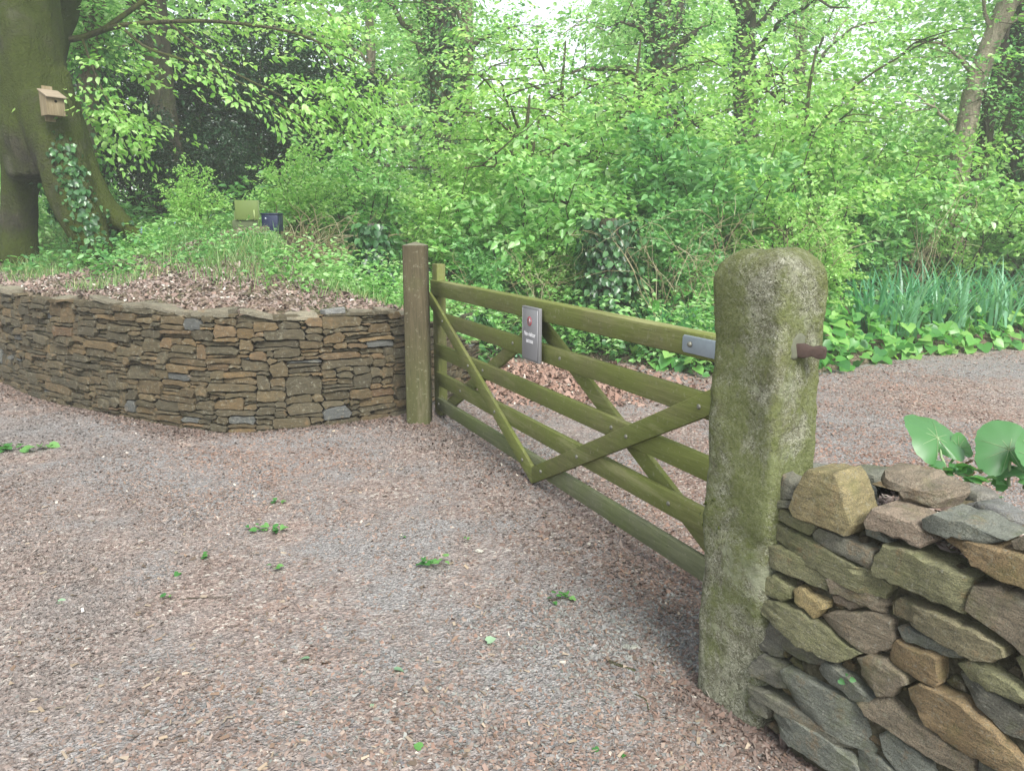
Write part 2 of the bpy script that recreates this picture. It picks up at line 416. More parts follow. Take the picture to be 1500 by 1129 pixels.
grid('woodland_floor', np.concatenate([[-90, -50, -30, -22, -17, -13], steps(-10, 12, .09), [14, 17, 22, 30, 50, 90]]), np.concatenate([steps(5.3, 15, .09), steps(15.5, 22, .5), [25, 30, 38, 50, 70, 110]]), th, SOIL, 'structure')

# ------------------------------------------------------------------ bark chips and gravel
def chips(name, X, Y, Z, size, cols, seed, tilt=.5, label=None):
    r = np.random.default_rng(seed); n = len(X)
    a = r.uniform(0, 6.28, n); asp = r.uniform(.28, .8, n)
    ang = np.array([.6, 2.3, 3.6, 5.5])[None, :] + r.normal(0, .3, (n, 4))
    rr = size[:, None] * r.uniform(.7, 1.15, (n, 4))
    lx, ly = rr * np.cos(ang), rr * np.sin(ang) * asp[:, None]
    tx, ty = r.normal(0, tilt, n), r.normal(0, tilt, n)
    x = lx * np.cos(a)[:, None] - ly * np.sin(a)[:, None]; y = lx * np.sin(a)[:, None] + ly * np.cos(a)[:, None]
    z = x * tx[:, None] + y * ty[:, None]
    V = np.zeros((n, 5, 3))
    V[:, :4, 0] = X[:, None] + x; V[:, :4, 1] = Y[:, None] + y; V[:, :4, 2] = Z[:, None] + z + .001
    V[:, 4, 0] = X + r.normal(0, .12, n) * size; V[:, 4, 1] = Y + r.normal(0, .12, n) * size; V[:, 4, 2] = Z + size * r.uniform(.15, .4, n)
    b = np.arange(n)[:, None, None] * 5
    Fq = (b + np.array([[0, 1, 4], [1, 2, 4], [2, 3, 4], [3, 0, 4]])[None]).reshape(-1, 3)
    o = mk(name, V.reshape(-1, 3), Fq, CHIP, None, {'col': np.repeat(cols, 4, axis=0)})
    tag(o, label, name.replace('_', ' '), None, 'stuff')
    return o
PAL = np.array([(.20, .145, .12), (.25, .185, .16), (.17, .12, .10), (.29, .235, .205), (.22, .20, .185), (.13, .10, .085), (.34, .29, .25), (.24, .155, .12), (.19, .175, .165)])
def chipcols(n, seed, red=0.0, pale=.010):
    r = np.random.default_rng(seed)
    c = PAL[r.integers(0, len(PAL), n)] * r.uniform(.82, 1.18, (n, 1))
    c = c * .62 + c.mean(0) * .38
    c = c * (1 - red) + np.array([.27, .145, .10]) * r.uniform(.5, 1.3, (n, 1)) * red
    p = r.random(n) < pale
    c[p] = np.array([.52, .49, .43]) * r.uniform(.7, 1.15, (p.sum(), 1))
    return c
r = np.random.default_rng(31)
n = 330000
yy = 1.7 + (r.random(n) ** 1.7) * 8.6
xx = (r.random(n) * 2 - 1) * (yy * .72 + .6)
d, _, _ = bdist(xx, yy)
gn = Noise(77, f=.75)(np.stack([xx, yy, 0 * xx], -1))
keep = (d < .05) & ((gn < .15) | (r.random(n) < np.clip(.75 - .6 * gn, .14, 1)))
xx, yy, gn = xx[keep], yy[keep], gn[keep]
n = len(xx)
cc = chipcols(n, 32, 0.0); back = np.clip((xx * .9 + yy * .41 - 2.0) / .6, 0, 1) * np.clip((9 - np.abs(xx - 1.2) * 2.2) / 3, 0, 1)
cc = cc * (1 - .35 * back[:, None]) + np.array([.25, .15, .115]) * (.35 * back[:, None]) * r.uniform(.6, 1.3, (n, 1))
pt = np.stack([xx, yy, 0 * xx], -1); pA, pB = Noise(91, f=.9)(pt), Noise(92, f=1.7)(pt)
wa = np.clip((pA + .25 * pB) * .6 + .15 - .25 * (xx + 1) / 3, 0, .85)[:, None]; cc = cc * (1 - wa) + (cc.mean(1, keepdims=True) * np.array([.99, 1.0, 1.0])) * wa
wb = np.clip(-(pB + .4 * pA) * .5 - .1, 0, .6)[:, None]; cc = cc * (1 - wb) + cc * np.array([1.12, .93, .80]) * wb
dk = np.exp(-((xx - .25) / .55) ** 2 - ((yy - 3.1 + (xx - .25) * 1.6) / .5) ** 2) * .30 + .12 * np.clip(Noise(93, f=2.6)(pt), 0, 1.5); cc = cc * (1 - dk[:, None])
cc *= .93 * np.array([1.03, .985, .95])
sz = np.minimum(r.gamma(3.0, .0021, n), .013) * (1 + .12 * np.maximum(yy - 4, 0)) + .003
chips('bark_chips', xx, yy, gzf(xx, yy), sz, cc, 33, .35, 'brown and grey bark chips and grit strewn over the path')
n = 26000
xx = r.uniform(-.35, 2.0, n); yy = r.uniform(6.6, 8.9, n)
xx = xx + (yy - 7.6) * -.15
d, _, _ = bdist(xx, yy); k = (d < .1) & (r.random(n) < np.exp(-((xx - .45) / .85) ** 2 - ((yy - 7.7) / .9) ** 2) * .75)
xx, yy = xx[k], yy[k]; n = len(xx)
chips('fresh_bark_mulch', xx, yy, .004 + .018 * np.exp(-((xx - .3) / .6) ** 2 - ((yy - 7.8) / .6) ** 2) * r.random(n), r.gamma(4, .006, n) + .006, chipcols(n, 36, .5, .03), 35, .6, 'reddish fresh bark mulch on the ground behind the gate')
n = 70000
xx = r.uniform(-7, .2, n); yy = r.uniform(5.6, 10.2, n); d, _, _ = bdist(xx, yy)
k = (d > .16) & (d < 3) & (r.random(n) < np.exp(-((d - .7) / 1.2) ** 2))
xx, yy = xx[k], yy[k]; n = len(xx)
chips('bank_mulch', xx, yy, th(xx, yy) + .003, r.gamma(3.0, .0042, n) + .004, chipcols(n, 38, .10, .06) * 1.0, 37, .5, 'dry brown leaf and bark mulch on the bank behind the curved wall')
# leaf debris: thin tan bits, and chips darkened to paint contact shade along the foot of the walls, post and gate
n = 3000; yy = 1.8 + r.random(n) ** 1.5 * 7.5; xx = (r.random(n) * 2 - 1) * (yy * .7 + .5); d, _, _ = bdist(xx, yy); k = d < .02; xx, yy = xx[k], yy[k]; n = len(xx)
L_ = np.minimum(r.gamma(3, .005, n) + .005, .03); a = r.uniform(0, 6.28, n); V = np.zeros((n, 4, 3)); w_ = L_ * r.uniform(.06, .22, n); z0 = gzf(xx, yy) + .005
for q_, (u_, v_) in enumerate(((-1, -1), (1, -1), (1, 1), (-1, 1))):
    V[:, q_, 0] = xx + np.cos(a) * L_ * u_ * .5 - np.sin(a) * w_ * v_; V[:, q_, 1] = yy + np.sin(a) * L_ * u_ * .5 + np.cos(a) * w_ * v_; V[:, q_, 2] = z0 + r.uniform(0, .006, n) + u_ * r.normal(0, .12, n) * L_
c_ = np.array([(.25, .20, .145), (.20, .14, .10), (.30, .25, .19), (.13, .10, .075)])[r.integers(0, 4, n)] * r.uniform(.7, 1.2, (n, 1))
tag(mk('leaf_debris', V.reshape(-1, 3), (np.arange(n)[:, None] * 4 + np.arange(4)[None]), CHIP, None, {'col': c_}), 'thin tan leaf and twig debris scattered over the path', 'leaf debris', None, 'stuff')
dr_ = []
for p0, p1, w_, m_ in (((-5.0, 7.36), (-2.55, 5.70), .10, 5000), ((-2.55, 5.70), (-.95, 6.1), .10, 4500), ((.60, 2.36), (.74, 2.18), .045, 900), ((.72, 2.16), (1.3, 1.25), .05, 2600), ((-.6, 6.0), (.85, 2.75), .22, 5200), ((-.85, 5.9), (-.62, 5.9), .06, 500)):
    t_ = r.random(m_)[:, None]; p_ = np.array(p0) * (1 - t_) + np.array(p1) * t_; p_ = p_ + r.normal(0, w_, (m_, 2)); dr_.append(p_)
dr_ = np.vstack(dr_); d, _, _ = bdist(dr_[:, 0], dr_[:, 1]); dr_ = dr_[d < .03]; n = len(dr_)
chips('contact_shade_chips', dr_[:, 0], dr_[:, 1], gzf(dr_[:, 0], dr_[:, 1]) + .003, np.minimum(r.gamma(3, .0028, n) + .003, .02), chipcols(n, 40, .12, .01) * .62, 41, .5, 'litter chips darkened as contact shade along the foot of the walls, posts and gate')
# compacted pale gravel near the stone post
n = 11000
ctr = gz(960, 925); xx = r.normal(ctr[0], .28, n); yy = r.normal(ctr[1], .22, n)
xx[5000:] = r.normal(.2, .7, 6000); yy[5000:] = r.normal(2.25, .45, 6000)
c = np.array([.185, .188, .178]) * r.uniform(.6, 1.35, (n, 1)) + r.normal(0, .004, (n, 3)); c = np.clip(c, .03, .5)
chips('gravel', xx, yy, gzf(xx, yy) + .001, np.minimum(r.gamma(3, .0021, n) + .0025, .014), c, 39, .3, 'loose grey gravel scattered around the foot of the granite post')

# ------------------------------------------------------------------ stone building
STC = [tuple(np.array(q) * (.60, .51, .37)) for q in [(.115, .108, .082), (.135, .125, .095), (.10, .10, .085), (.15, .135, .10), (.12, .118, .10), (.165, .135, .09), (.14, .12, .085), (.095, .092, .075)]]
RUST = [(.105, .064, .034), (.11, .073, .038), (.125, .085, .04)]
BLUEST = [(.065, .07, .072), (.08, .085, .085)]
SN = Noise(41, f=9.0); SN2 = Noise(42, f=30.0)
def resample(poly, step, jit, r):
    P = np.asarray(poly, dtype=np.float64); out = []
    for i in range(len(P)):
        a, b = P[i], P[(i + 1) % len(P)]; L = np.linalg.norm(b - a); k = max(1, int(round(L / step)))
        for j in range(k):
            q = a + (b - a) * (j / k); out.append(q + r.normal(0, jit, 2))
    return np.array(out)
def stone(mb, poly, fmap, front, thick, col, r, bev=.008, step=.03, jit=.0025, amp=.004, fine=False):
    """poly in (s,z); fmap(S,Z,D)->world; front = depth of the face (outward), thick = how far it runs into the wall"""
    P = resample(poly, step, jit, r); n = len(P)
    c = P.mean(0); dv = P - c; L = np.linalg.norm(dv, axis=1, keepdims=True); dn = dv / np.maximum(L, 1e-6)
    off = r.uniform(0, 50, 3)
    tl = r.normal(0, .05, 2)
    bv = bev * r.uniform(.6, 1.5)
    fac = [(nrm(r.normal(0, 1, 2) * [1, .6]), r.uniform(.45, .8), r.uniform(.25, .7)) for _ in range(3)] if fine else []
    ext = [np.abs(dv @ f[0]).max() for f in fac]
    specs = [(0, -thick), (0, -bv * 2.2), (bv * .25, -bv * .8), (bv * 1.0, -bv * .12)]
    rings = [(P - dn * np.minimum(a, L * .6), dep) for a, dep in specs]
    last = rings[-1][0]
    fr = (.78, .52, .27) if fine else (.6,)
    rings += [(c + (last - c) * f, 0.0) for f in fr]
    Vs = []
    for q, dep in rings:
        d = np.full(n, front + dep)
        if dep > -bv * 1.5:
            P3 = np.column_stack([q, np.zeros(n)]) + off
            d = d + amp * SN(P3) + amp * .4 * SN2(P3) + (q - c) @ tl
        if dep > -thick:
            for f, ex_ in zip(fac, ext): d = d - np.minimum(np.maximum((q - c) @ f[0] - f[1] * ex_, 0) * f[2], .011)
        Vs.append(fmap(q[:, 0], q[:, 1], d))
    d = np.array([front + amp * SN(np.array([[c[0], c[1], 0]]) + off)[0]])
    Vs.append(fmap(c[None, 0], c[None, 1], d))
    V = np.vstack(Vs); m = len(rings)
    j = np.arange(n); k = (j + 1) % n
    q4 = np.vstack([np.stack([i * n + j, i * n + k, (i + 1) * n + k, (i + 1) * n + j], -1) for i in range(m - 1)])
    t3 = np.stack([(m - 1) * n + j, (m - 1) * n + k, np.full(n, m * n)], -1)
    b = mb.n
    mb.add(V, q4, np.array(col))
    mb.f.setdefault(3, []).append(t3 + b); mb.a.setdefault(3, []).append(np.tile(np.array(col, dtype=np.float64), (n, 1)))
def fixnormals(o, sharp=38):
    import bmesh
    bm = bmesh.new(); bm.from_mesh(o.data); bmesh.ops.recalc_face_normals(bm, faces=bm.faces); bm.to_mesh(o.data); bm.free()
    o.data.polygons.foreach_set('use_smooth', np.ones(len(o.data.polygons), dtype=bool))
    try: o.data.set_sharp_from_angle(angle=R(sharp))
    except Exception: pass
    return o
def pack(L, hfun, r, wr=(.10, .36), hr=(.028, .085), cell=.0125, tol=.017):
    """skyline packing of flat rubble that beds down on the stones below; returns outlines"""
    n = int(L / cell); sky = -.03 + r.normal(0, .004, n); hmax = np.array([hfun(i * cell) for i in range(n)]); out = []
    for _ in range(9000):
        act = np.where(sky < hmax - .010, sky, 9); i = int(act.argmin())
        if act[i] > 8: break
        a = b = i
        while a > 0 and abs(sky[a - 1] - sky[i]) < tol: a -= 1
        while b < n - 1 and abs(sky[b + 1] - sky[i]) < tol: b += 1
        run = b - a + 1; lo = sky[i]
        nb = [sky[q] for q in (a - 1, b + 1) if 0 <= q < n]; gap = min([q - lo for q in nb if q > lo] + [9])
        h = hr[0] + (hr[1] - hr[0]) * r.random() ** 1.5
        if r.random() < .13: h *= 1.7
        if run * cell < .075: w = run; h = np.clip(gap, .014, hr[1]) if gap < 9 else h
        else:
            w = int(r.uniform(*wr) / cell * np.clip(.45 + h * 11, .6, 1.25)); w = min(run, w)
            if run - w < 4: w = run if run * cell < wr[1] * 1.2 else int(run * r.uniform(.4, .6))
        s0 = a if r.random() < .5 else b + 1 - w
        s1 = s0 + w; bed = sky[s0:s1]; base = np.median(bed)
        tl, tr = base + h + r.normal(0, .10) * h, base + h + r.normal(0, .10) * h
        cap_ = hmax[s0:s1].mean() + .018
        tl, tr = max(min(tl, cap_), bed.max() + .010), max(min(tr, cap_), bed.max() + .010)
        S0, S1 = s0 * cell, s1 * cell; W = S1 - S0; m = min(len(bed), 5); q = np.linspace(0, len(bed) - 1, m).astype(int)
        g = .0030; hh = (tl + tr) / 2 - base
        el, er = r.uniform(-.5, 1.0) * min(.022, W * .16), r.uniform(-.5, 1.0) * min(.022, W * .16)
        bot = [[S0 + (k + .5) * cell, bed[k] + g + .001 + r.uniform(0, .003)] for k in q]
        bot[0][0] = S0 + g + max(el, 0); bot[-1][0] = S1 - g - max(er, 0)
        mid = r.uniform(.35, .7, 2)
        cl_, cr_ = r.random() ** 1.6 * min(.05, W * .3), r.random() ** 1.6 * min(.05, W * .3)
        P = bot + [[S1 + .003, bed[-1] * (1 - mid[0]) + tr * mid[0]], [S1 - cr_ - g, tr - g], [S0 + W * r.uniform(.35, .65), (tl + tr) / 2 - g + r.normal(0, .06) * hh], [S0 + cl_ + g, tl - g], [S0 - .003, bed[0] * (1 - mid[1]) + tl * mid[1]]]
        out.append((S0, S1, base, (tl + tr) / 2, np.array(P)))
        top = np.linspace(tl, tr, w); top[0] -= min(.3 * hh, .010) * r.random(); top[-1] -= min(.3 * hh, .010) * r.random()
        sky[s0:s1] = np.maximum(top, bed + .008)
    return out
class Path:
    def __init__(s, pts, batter=.08):
        s.P = curve(pts, 400)
        for _ in range(260): s.P[1:-1] = .5 * s.P[1:-1] + .25 * (s.P[:-2] + s.P[2:])
        d = np.linalg.norm(np.diff(s.P, axis=0), axis=1); s.S = np.concatenate([[0], np.cumsum(d)]); s.L = s.S[-1]
        T = nrm(np.gradient(s.P, axis=0)); s.N = np.stack([T[:, 1], -T[:, 0]], -1); s.b = batter   # normal to the right of travel
    def __call__(s, S, Z, D):
        x = np.interp(S, s.S, s.P[:, 0]); y = np.interp(S, s.S, s.P[:, 1]); nx = np.interp(S, s.S, s.N[:, 0]); ny = np.interp(S, s.S, s.N[:, 1])
        d = D - s.b * Z
        return np.stack([x + nx * d, y + ny * d, Z], -1)

CORE_D = plain('wall dark core', (.022, .018, .012), .95, .05, 0., .5, 30, .8)
# ---- the curved dry stone wall on the far left
lw = Path([tuple(b[:2]) for b in BND[2:12]], .06)
lwall = thing('dry_stone_wall', (-2.5, 5.9, 0), 'long curved dry stone wall holding back the mulched bank', 'wall')
lwall.location = (0, 0, 0)
hp = []
for b in BND[2:12]:
    k = np.linalg.norm(lw.P - b[:2], axis=1).argmin(); hp.append((lw.S[k], b[2]))
hp = np.array(hp)
hN = Noise(3, f=2.5)
def lwh(s): return float(np.interp(s, hp[:, 0], hp[:, 1])) + .012 * float(hN(np.array([s, 0, 0])))
r = np.random.default_rng(51)
mb = MB()
orange_s = lw.S[np.linalg.norm(lw.P - np.array([-1.75, 5.75]), axis=1).argmin()]
for (s0, s1, z0, z1, poly) in pack(lw.L, lwh, r, (.11, .48), (.022, .085)):
    sm, zm = (s0 + s1) / 2, (z0 + z1) / 2
    pr = .035 + .40 * math.exp(-((sm - orange_s) / .75) ** 2 - ((zm - .66) / .17) ** 2)
    q = r.random()
    col = RUST[r.integers(3)] if q < pr else BLUEST[r.integers(2)] if q < pr + .015 else STC[r.integers(len(STC))]
    col = np.array(col) * r.uniform(.8, 1.22)
    stone(mb, poly, lw, r.uniform(-.026, .022), .08, col, r, bev=.0045, step=.03, jit=.0016, amp=.003)
fixnormals(mb.build('stonework', STONE, lwall, 'col'))
S = np.linspace(0, lw.L, 160); Hh = np.array([lwh(s) for s in S]) - .03
A = lw(S, 0 * S - .1, 0 * S - .042); B = lw(S, Hh, 0 * S - .042); C = lw(S, Hh, 0 * S - .34); D = lw(S, 0 * S - .1, 0 * S - .34)
j = np.arange(159); n = 160
Fq = np.vstack([np.stack([j + a * n, j + 1 + a * n, j + 1 + b * n, j + b * n], -1) for a, b in ((0, 1), (1, 2), (2, 3))])
mk('earth_core', np.vstack([A, B, C, D]), [Fq], CORE_D, lwall)
# loose flat coping stones along its top
def slab(mb, poly, thick, col, r, z, tilt=(0, 0), amp=.003, bev=.007, step=.03, fine=False):
    P = np.asarray(poly); c = P.mean(0)
    f = lambda S, Z, Dp: np.stack([S, Z, z + Dp + (S - c[0]) * tilt[0] + (Z - c[1]) * tilt[1]], -1)
    stone(mb, P, f, 0.0, thick, col, r, bev=bev, step=step, amp=amp, fine=fine)
s = 1.0
while s < lw.L - 1.6:
    w = r.uniform(.16, .42)
    if r.random() < .92:
        dep = r.uniform(.14, .24); th_ = r.uniform(.025, .055)
        z = lwh(s + w / 2) + th_ + .004
        o2 = r.uniform(-.02, .01)
        loc = [(s + r.uniform(0, .03), o2), (s + w * .5, o2 + r.uniform(0, .025)), (s + w - r.uniform(0, .05), o2 - .01), (s + w, o2 - dep * .5), (s + w - r.uniform(0, .08), o2 - dep), (s + r.uniform(.02, .1), o2 - dep * r.uniform(.8, 1)), (s, o2 - dep * .4)]
        wp = [lw(np.array([a]), np.array([z * 0 + .9]), np.array([b]))[0][:2] for a, b in loc]
        mb = MB(); q = r.random()
        col = np.array(RUST[1] if q < .15 else (.15, .155, .155) if q < .3 else (.175, .158, .118)) * r.uniform(.85, 1.25)
        slab(mb, wp, th_, col, r, z, (r.normal(0, .11), r.normal(0, .11)))
        fixnormals(mb.build('coping_stone', STONE, lwall, 'col'))
    s += w + r.uniform(.0, .08)

# ---- near wall on the right, stones traced one by one
U = np.array([.53, -.848, 0]); U /= np.linalg.norm(U); NH = np.array([-.848, -.53, 0]); NH /= np.linalg.norm(NH)
BAT = .06
PB = np.array([.754, 2.231, 0]) * .975
pn = nrm(NH + np.array([0, 0, BAT]))
def fr(S, Z, Dp):
    S, Z, Dp = np.asarray(S), np.asarray(Z), np.asarray(Dp)
    return PB + S[:, None] * U + (Dp - BAT * Z)[:, None] * NH + Z[:, None] * np.array([0, 0, 1.0])
def sz_of(x, y, back=0.0):
    p = onplane(x, y, PB - NH * back, pn); q = p - PB
    return (float(q @ U), float(p[2]))
rwall = thing('dry_stone_wall', (0, 0, 0), 'short chunky stone wall butting against the granite gatepost', 'wall')
tan, grn, gry, brn, org, slt, pnk, drk = (.19, .16, .085), (.15, .15, .085), (.13, .13, .105), (.145, .122, .09), (.185, .135, .075), (.118, .128, .112), (.185, .148, .115), (.092, .092, .078)
o5 = 928.5
TR = [
 (tan, .03, [(370,470),(420,458),(530,475),(570,540),(640,740),(600,785),(320,690),(297,650),(330,560)]),
 (gry, .0, [(185,500),(220,485),(310,545),(300,605),(240,605),(175,560)]),
 (gry, .0, [(175,595),(290,630),(295,655),(215,655),(175,630)]),
 (grn, .005, [(185,665),(230,660),(400,740),(410,775),(370,795),(200,715)]),
 (grn, .015, [(155,730),(205,738),(470,870),(700,985),(790,1060),(800,1093),(755,1130),(640,1090),(480,1010),(310,900),(190,800)]),
 (gry, .01, [(400,790),(440,760),(720,880),(725,940),(690,965),(410,830)]),
 (slt, -.01, [(655,775),(700,760),(770,830),(765,850),(660,800)]),
 (pnk, .02, [(685,720),(730,665),(800,675),(940,730),(1025,830),(960,850),(700,755)]),
 (slt, .01, [(985,710),(1050,685),(1190,730),(1280,775),(1400,825),(1290,840),(1080,790),(990,750)]),
 (grn, .02, [(740,900),(790,850),(890,865),(1130,975),(1235,1020),(1210,1110),(1225,1170),(1190,1200),(1000,1110),(720,1000),(715,960)]),
 (org, .015, [(1070,815),(1150,812),(1330,860),(1500,905),(1620,980),(1600,1100),(1500,1060),(1400,1030),(1240,950),(1200,890),(1070,840)]),
 (grn, .012, [(115,860),(160,835),(330,900),(440,950),(480,1000),(465,1080),(410,1060),(300,1005),(150,950)]),
 (grn, .01, [(105,120+o5),(140,70+o5),(200,80+o5),(290,145+o5),(280,200+o5),(235,210+o5),(130,165+o5)]),
 ((.25,.20,.10), .01, [(300,150+o5),(330,142+o5),(470,215+o5),(465,250+o5),(410,285+o5),(310,215+o5)]),
 (brn, .0, [(480,100+o5),(540,95+o5),(740,190+o5),(765,240+o5),(740,280+o5),(640,230+o5),(500,160+o5)]),
 (pnk, -.01, [(485,190+o5),(520,185+o5),(615,235+o5),(620,265+o5),(580,265+o5),(490,225+o5)]),
 (grn, .02, [(100,215+o5),(200,210+o5),(380,290+o5),(480,360+o5),(560,430+o5),(640,480+o5),(600,500+o5),(540,530+o5),(470,500+o5),(300,400+o5),(160,290+o5),(100,240+o5)]),
 (brn, .005, [(440,290+o5),(500,272+o5),(700,280+o5),(790,320+o5),(805,420+o5),(790,460+o5),(690,495+o5),(600,430+o5),(480,340+o5)]),
 ((.15,.135,.085), .015, [(810,230+o5),(840,205+o5),(1000,260+o5),(1180,330+o5),(1400,440+o5),(1410,490+o5),(1340,530+o5),(1180,480+o5),(900,330+o5),(810,290+o5)]),
 (slt, -.005, [(835,365+o5),(870,350+o5),(1000,410+o5),(1180,480+o5),(1170,510+o5),(1100,510+o5),(850,410+o5)]),
 (org, .01, [(800,480+o5),(830,425+o5),(1060,510+o5),(1060,640+o5),(1040,655+o5),(800,545+o5)]),
 (brn, .01, [(1225,180+o5),(1260,145+o5),(1380,150+o5),(1500,190+o5),(1620,280+o5),(1620,560+o5),(1500,480+o5),(1420,400+o5),(1220,260+o5)]),
 (drk, -.01, [(135,330+o5),(160,305+o5),(330,420+o5),(450,520+o5),(440,545+o5),(360,545+o5),(200,460+o5),(140,390+o5)]),
 (drk, -.015, [(85,440+o5),(125,390+o5),(220,470+o5),(215,510+o5),(180,510+o5),(95,465+o5)]),
 (brn, .01, [(645,520+o5),(700,500+o5),(780,530+o5),(900,620+o5),(890,650+o5),(790,710+o5),(740,700+o5),(650,600+o5)]),
 (slt, .005, [(425,565+o5),(470,535+o5),(560,590+o5),(720,740+o5),(620,735+o5),(440,605+o5)]),
 (drk, .0, [(60,560+o5),(130,495+o5),(230,560+o5),(260,665+o5),(200,665+o5),(80,600+o5)]),
 (slt, .01, [(235,570+o5),(300,580+o5),(420,650+o5),(620,760+o5),(720,990+o5),(700,1015+o5),(560,950+o5),(380,830+o5),(300,720+o5)]),
 (gry, .01, [(65,660+o5),(160,690+o5),(330,790+o5),(480,890+o5),(610,970+o5),(590,990+o5),(480,945+o5),(180,760+o5),(60,690+o5)]),
 (gry, .0, [(60,740+o5),(90,700+o5),(160,770+o5),(155,825+o5),(65,780+o5)]),
 (slt, .012, [(180,820+o5),(190,790+o5),(330,840+o5),(520,960+o5),(620,1040+o5),(640,1110+o5),(500,1090+o5),(360,1010+o5),(240,920+o5)]),
 (brn, .01, [(640,745+o5),(770,720+o5),(960,860+o5),(1220,1030+o5),(1240,1120+o5),(1130,1090+o5),(900,950+o5),(680,810+o5)]),
 (org, .02, [(910,660+o5),(970,640+o5),(1160,720+o5),(1330,860+o5),(1430,980+o5),(1500,1040+o5),(1560,1180+o5),(1440,1120+o5),(1300,1040+o5),(1200,1000+o5),(1000,850+o5),(930,720+o5)]),
 (drk, .0, [(1150,610+o5),(1200,600+o5),(1330,690+o5),(1500,800+o5),(1600,900+o5),(1560,960+o5),(1390,900+o5),(1300,800+o5),(1200,700+o5)]),
 (grn, .015, [(1170,545+o5),(1240,520+o5),(1330,570+o5),(1500,690+o5),(1560,760+o5),(1400,700+o5),(1230,630+o5)]),
 (slt, .0, [(740,920+o5),(800,900+o5),(900,990+o5),(1000,1060+o5),(1040,1120+o5),(860,1130+o5),(760,1010+o5)]),
 (slt, .0, [(625,1000+o5),(720,1030+o5),(830,1110+o5),(850,1160+o5),(660,1130+o5)]),
 (grn, .0, [(1470,530+o5),(1500,500+o5),(1620,590+o5),(1620,700+o5),(1500,620+o5)]),
 (brn, .0, [(1440,830),(1500,810),(1600,850),(1600,920),(1440,870)]),
 (drk, .0, [(1250,1050+o5),(1420,1130+o5),(1540,1200+o5),(1540,1290+o5),(1260,1150+o5)]),
]
r = np.random.default_rng(61)
mb = MB(); smax = 0
for col, dp, poly in TR:
    P = [sz_of(1080 + a / 3.571, 560 + b / 3.571) for a, b in poly]
    P = np.array(P); c = P.mean(0); P = c + (P - c) * (1 + .005 / np.maximum(np.linalg.norm(P - c, axis=1, keepdims=True), .02))
    smax = max(smax, P[:, 0].max())
    stone(mb, P, fr, dp + .004, .06 if c[0] < .14 else .13, np.array(col) * r.uniform(1.05, 1.3), r, bev=.0045, step=.018, jit=.0022, amp=.0032, fine=True)
# small packing stones seen in the joints
for _ in range(260):
    s_, z_ = r.uniform(.0, .85), r.uniform(.02, .74); w, h = r.uniform(.008, .03), r.uniform(.006, .016)
    stone(mb, [(s_ - w, z_ - h * .4), (s_ - w * .2, z_ - h), (s_ + w, z_ - h * .5), (s_ + w * .8, z_ + h * .7), (s_ - w * .3, z_ + h)], fr, r.uniform(-.022, -.010), .03, np.array(STC[r.integers(8)]) * r.uniform(.5, 1.0), r, bev=.004, step=.02, amp=.002)
# the run of the wall beyond the traced face, and its rear face
def rh(s): return .77
for (s0, s1, z0, z1, poly) in pack(1.7, rh, r, (.14, .36), (.05, .13)):
    q = np.array(STC[r.integers(8)]) * r.uniform(.9, 1.4)
    f2 = lambda S, Z, Dp: fr(np.asarray(S) + .83, Z, Dp)
    stone(mb, poly, f2, r.uniform(-.01, .015), .12, q, r, bev=.010, step=.03, amp=.005)
def rear(S, Z, Dp):
    S, Z, Dp = np.asarray(S), np.asarray(Z), np.asarray(Dp)
    return PB + (S + .12)[:, None] * U + (-(Dp - BAT * Z) - .50)[:, None] * NH + Z[:, None] * np.array([0, 0, 1.0])
for (s0, s1, z0, z1, poly) in pack(2.4, rh, r, (.14, .36), (.05, .13)):
    stone(mb, poly, rear, r.uniform(-.01, .015), .12, np.array(STC[r.integers(8)]) * r.uniform(.9, 1.4), r, bev=.010, step=.03, amp=.005)
fixnormals(mb.build('stonework', STONE_N, rwall, 'col'), 30)
# earth core with rough rubble top
S = np.linspace(.0, 2.5, 90); cN = Noise(66, f=7)
def row(z, dfun): return np.array([PB + s * U + dfun * NH + np.array([0, 0, z]) for s in S])
rows = [row(-.05, -.016)] + [row(z, -.020 - BAT * z) for z in (.2, .4, .6, .70)] + [row(.735, -.09), row(.755, -.17), row(.76, -.27), row(.745, -.37), row(.70, -.42), row(-.05, -.45)]
rows = np.array(rows); nr, ns = rows.shape[:2]
rows[1:-1] += (NH * .010)[None, None] * cN(rows[1:-1] * 1.0)[..., None]; rows[5:9, :, 2] += .014 * cN(rows[5:9] * 1.5)
rows[:, S < .16] += (-NH * .07)[None, None]
i, j = np.meshgrid(np.arange(nr - 1), np.arange(ns - 1), indexing='ij')
fixnormals(mk('earth_core', rows.reshape(-1, 3), np.stack([i * ns + j, i * ns + j + 1, (i + 1) * ns + j + 1, (i + 1) * ns + j], -1).reshape(-1, 4), CORE, rwall), 180)
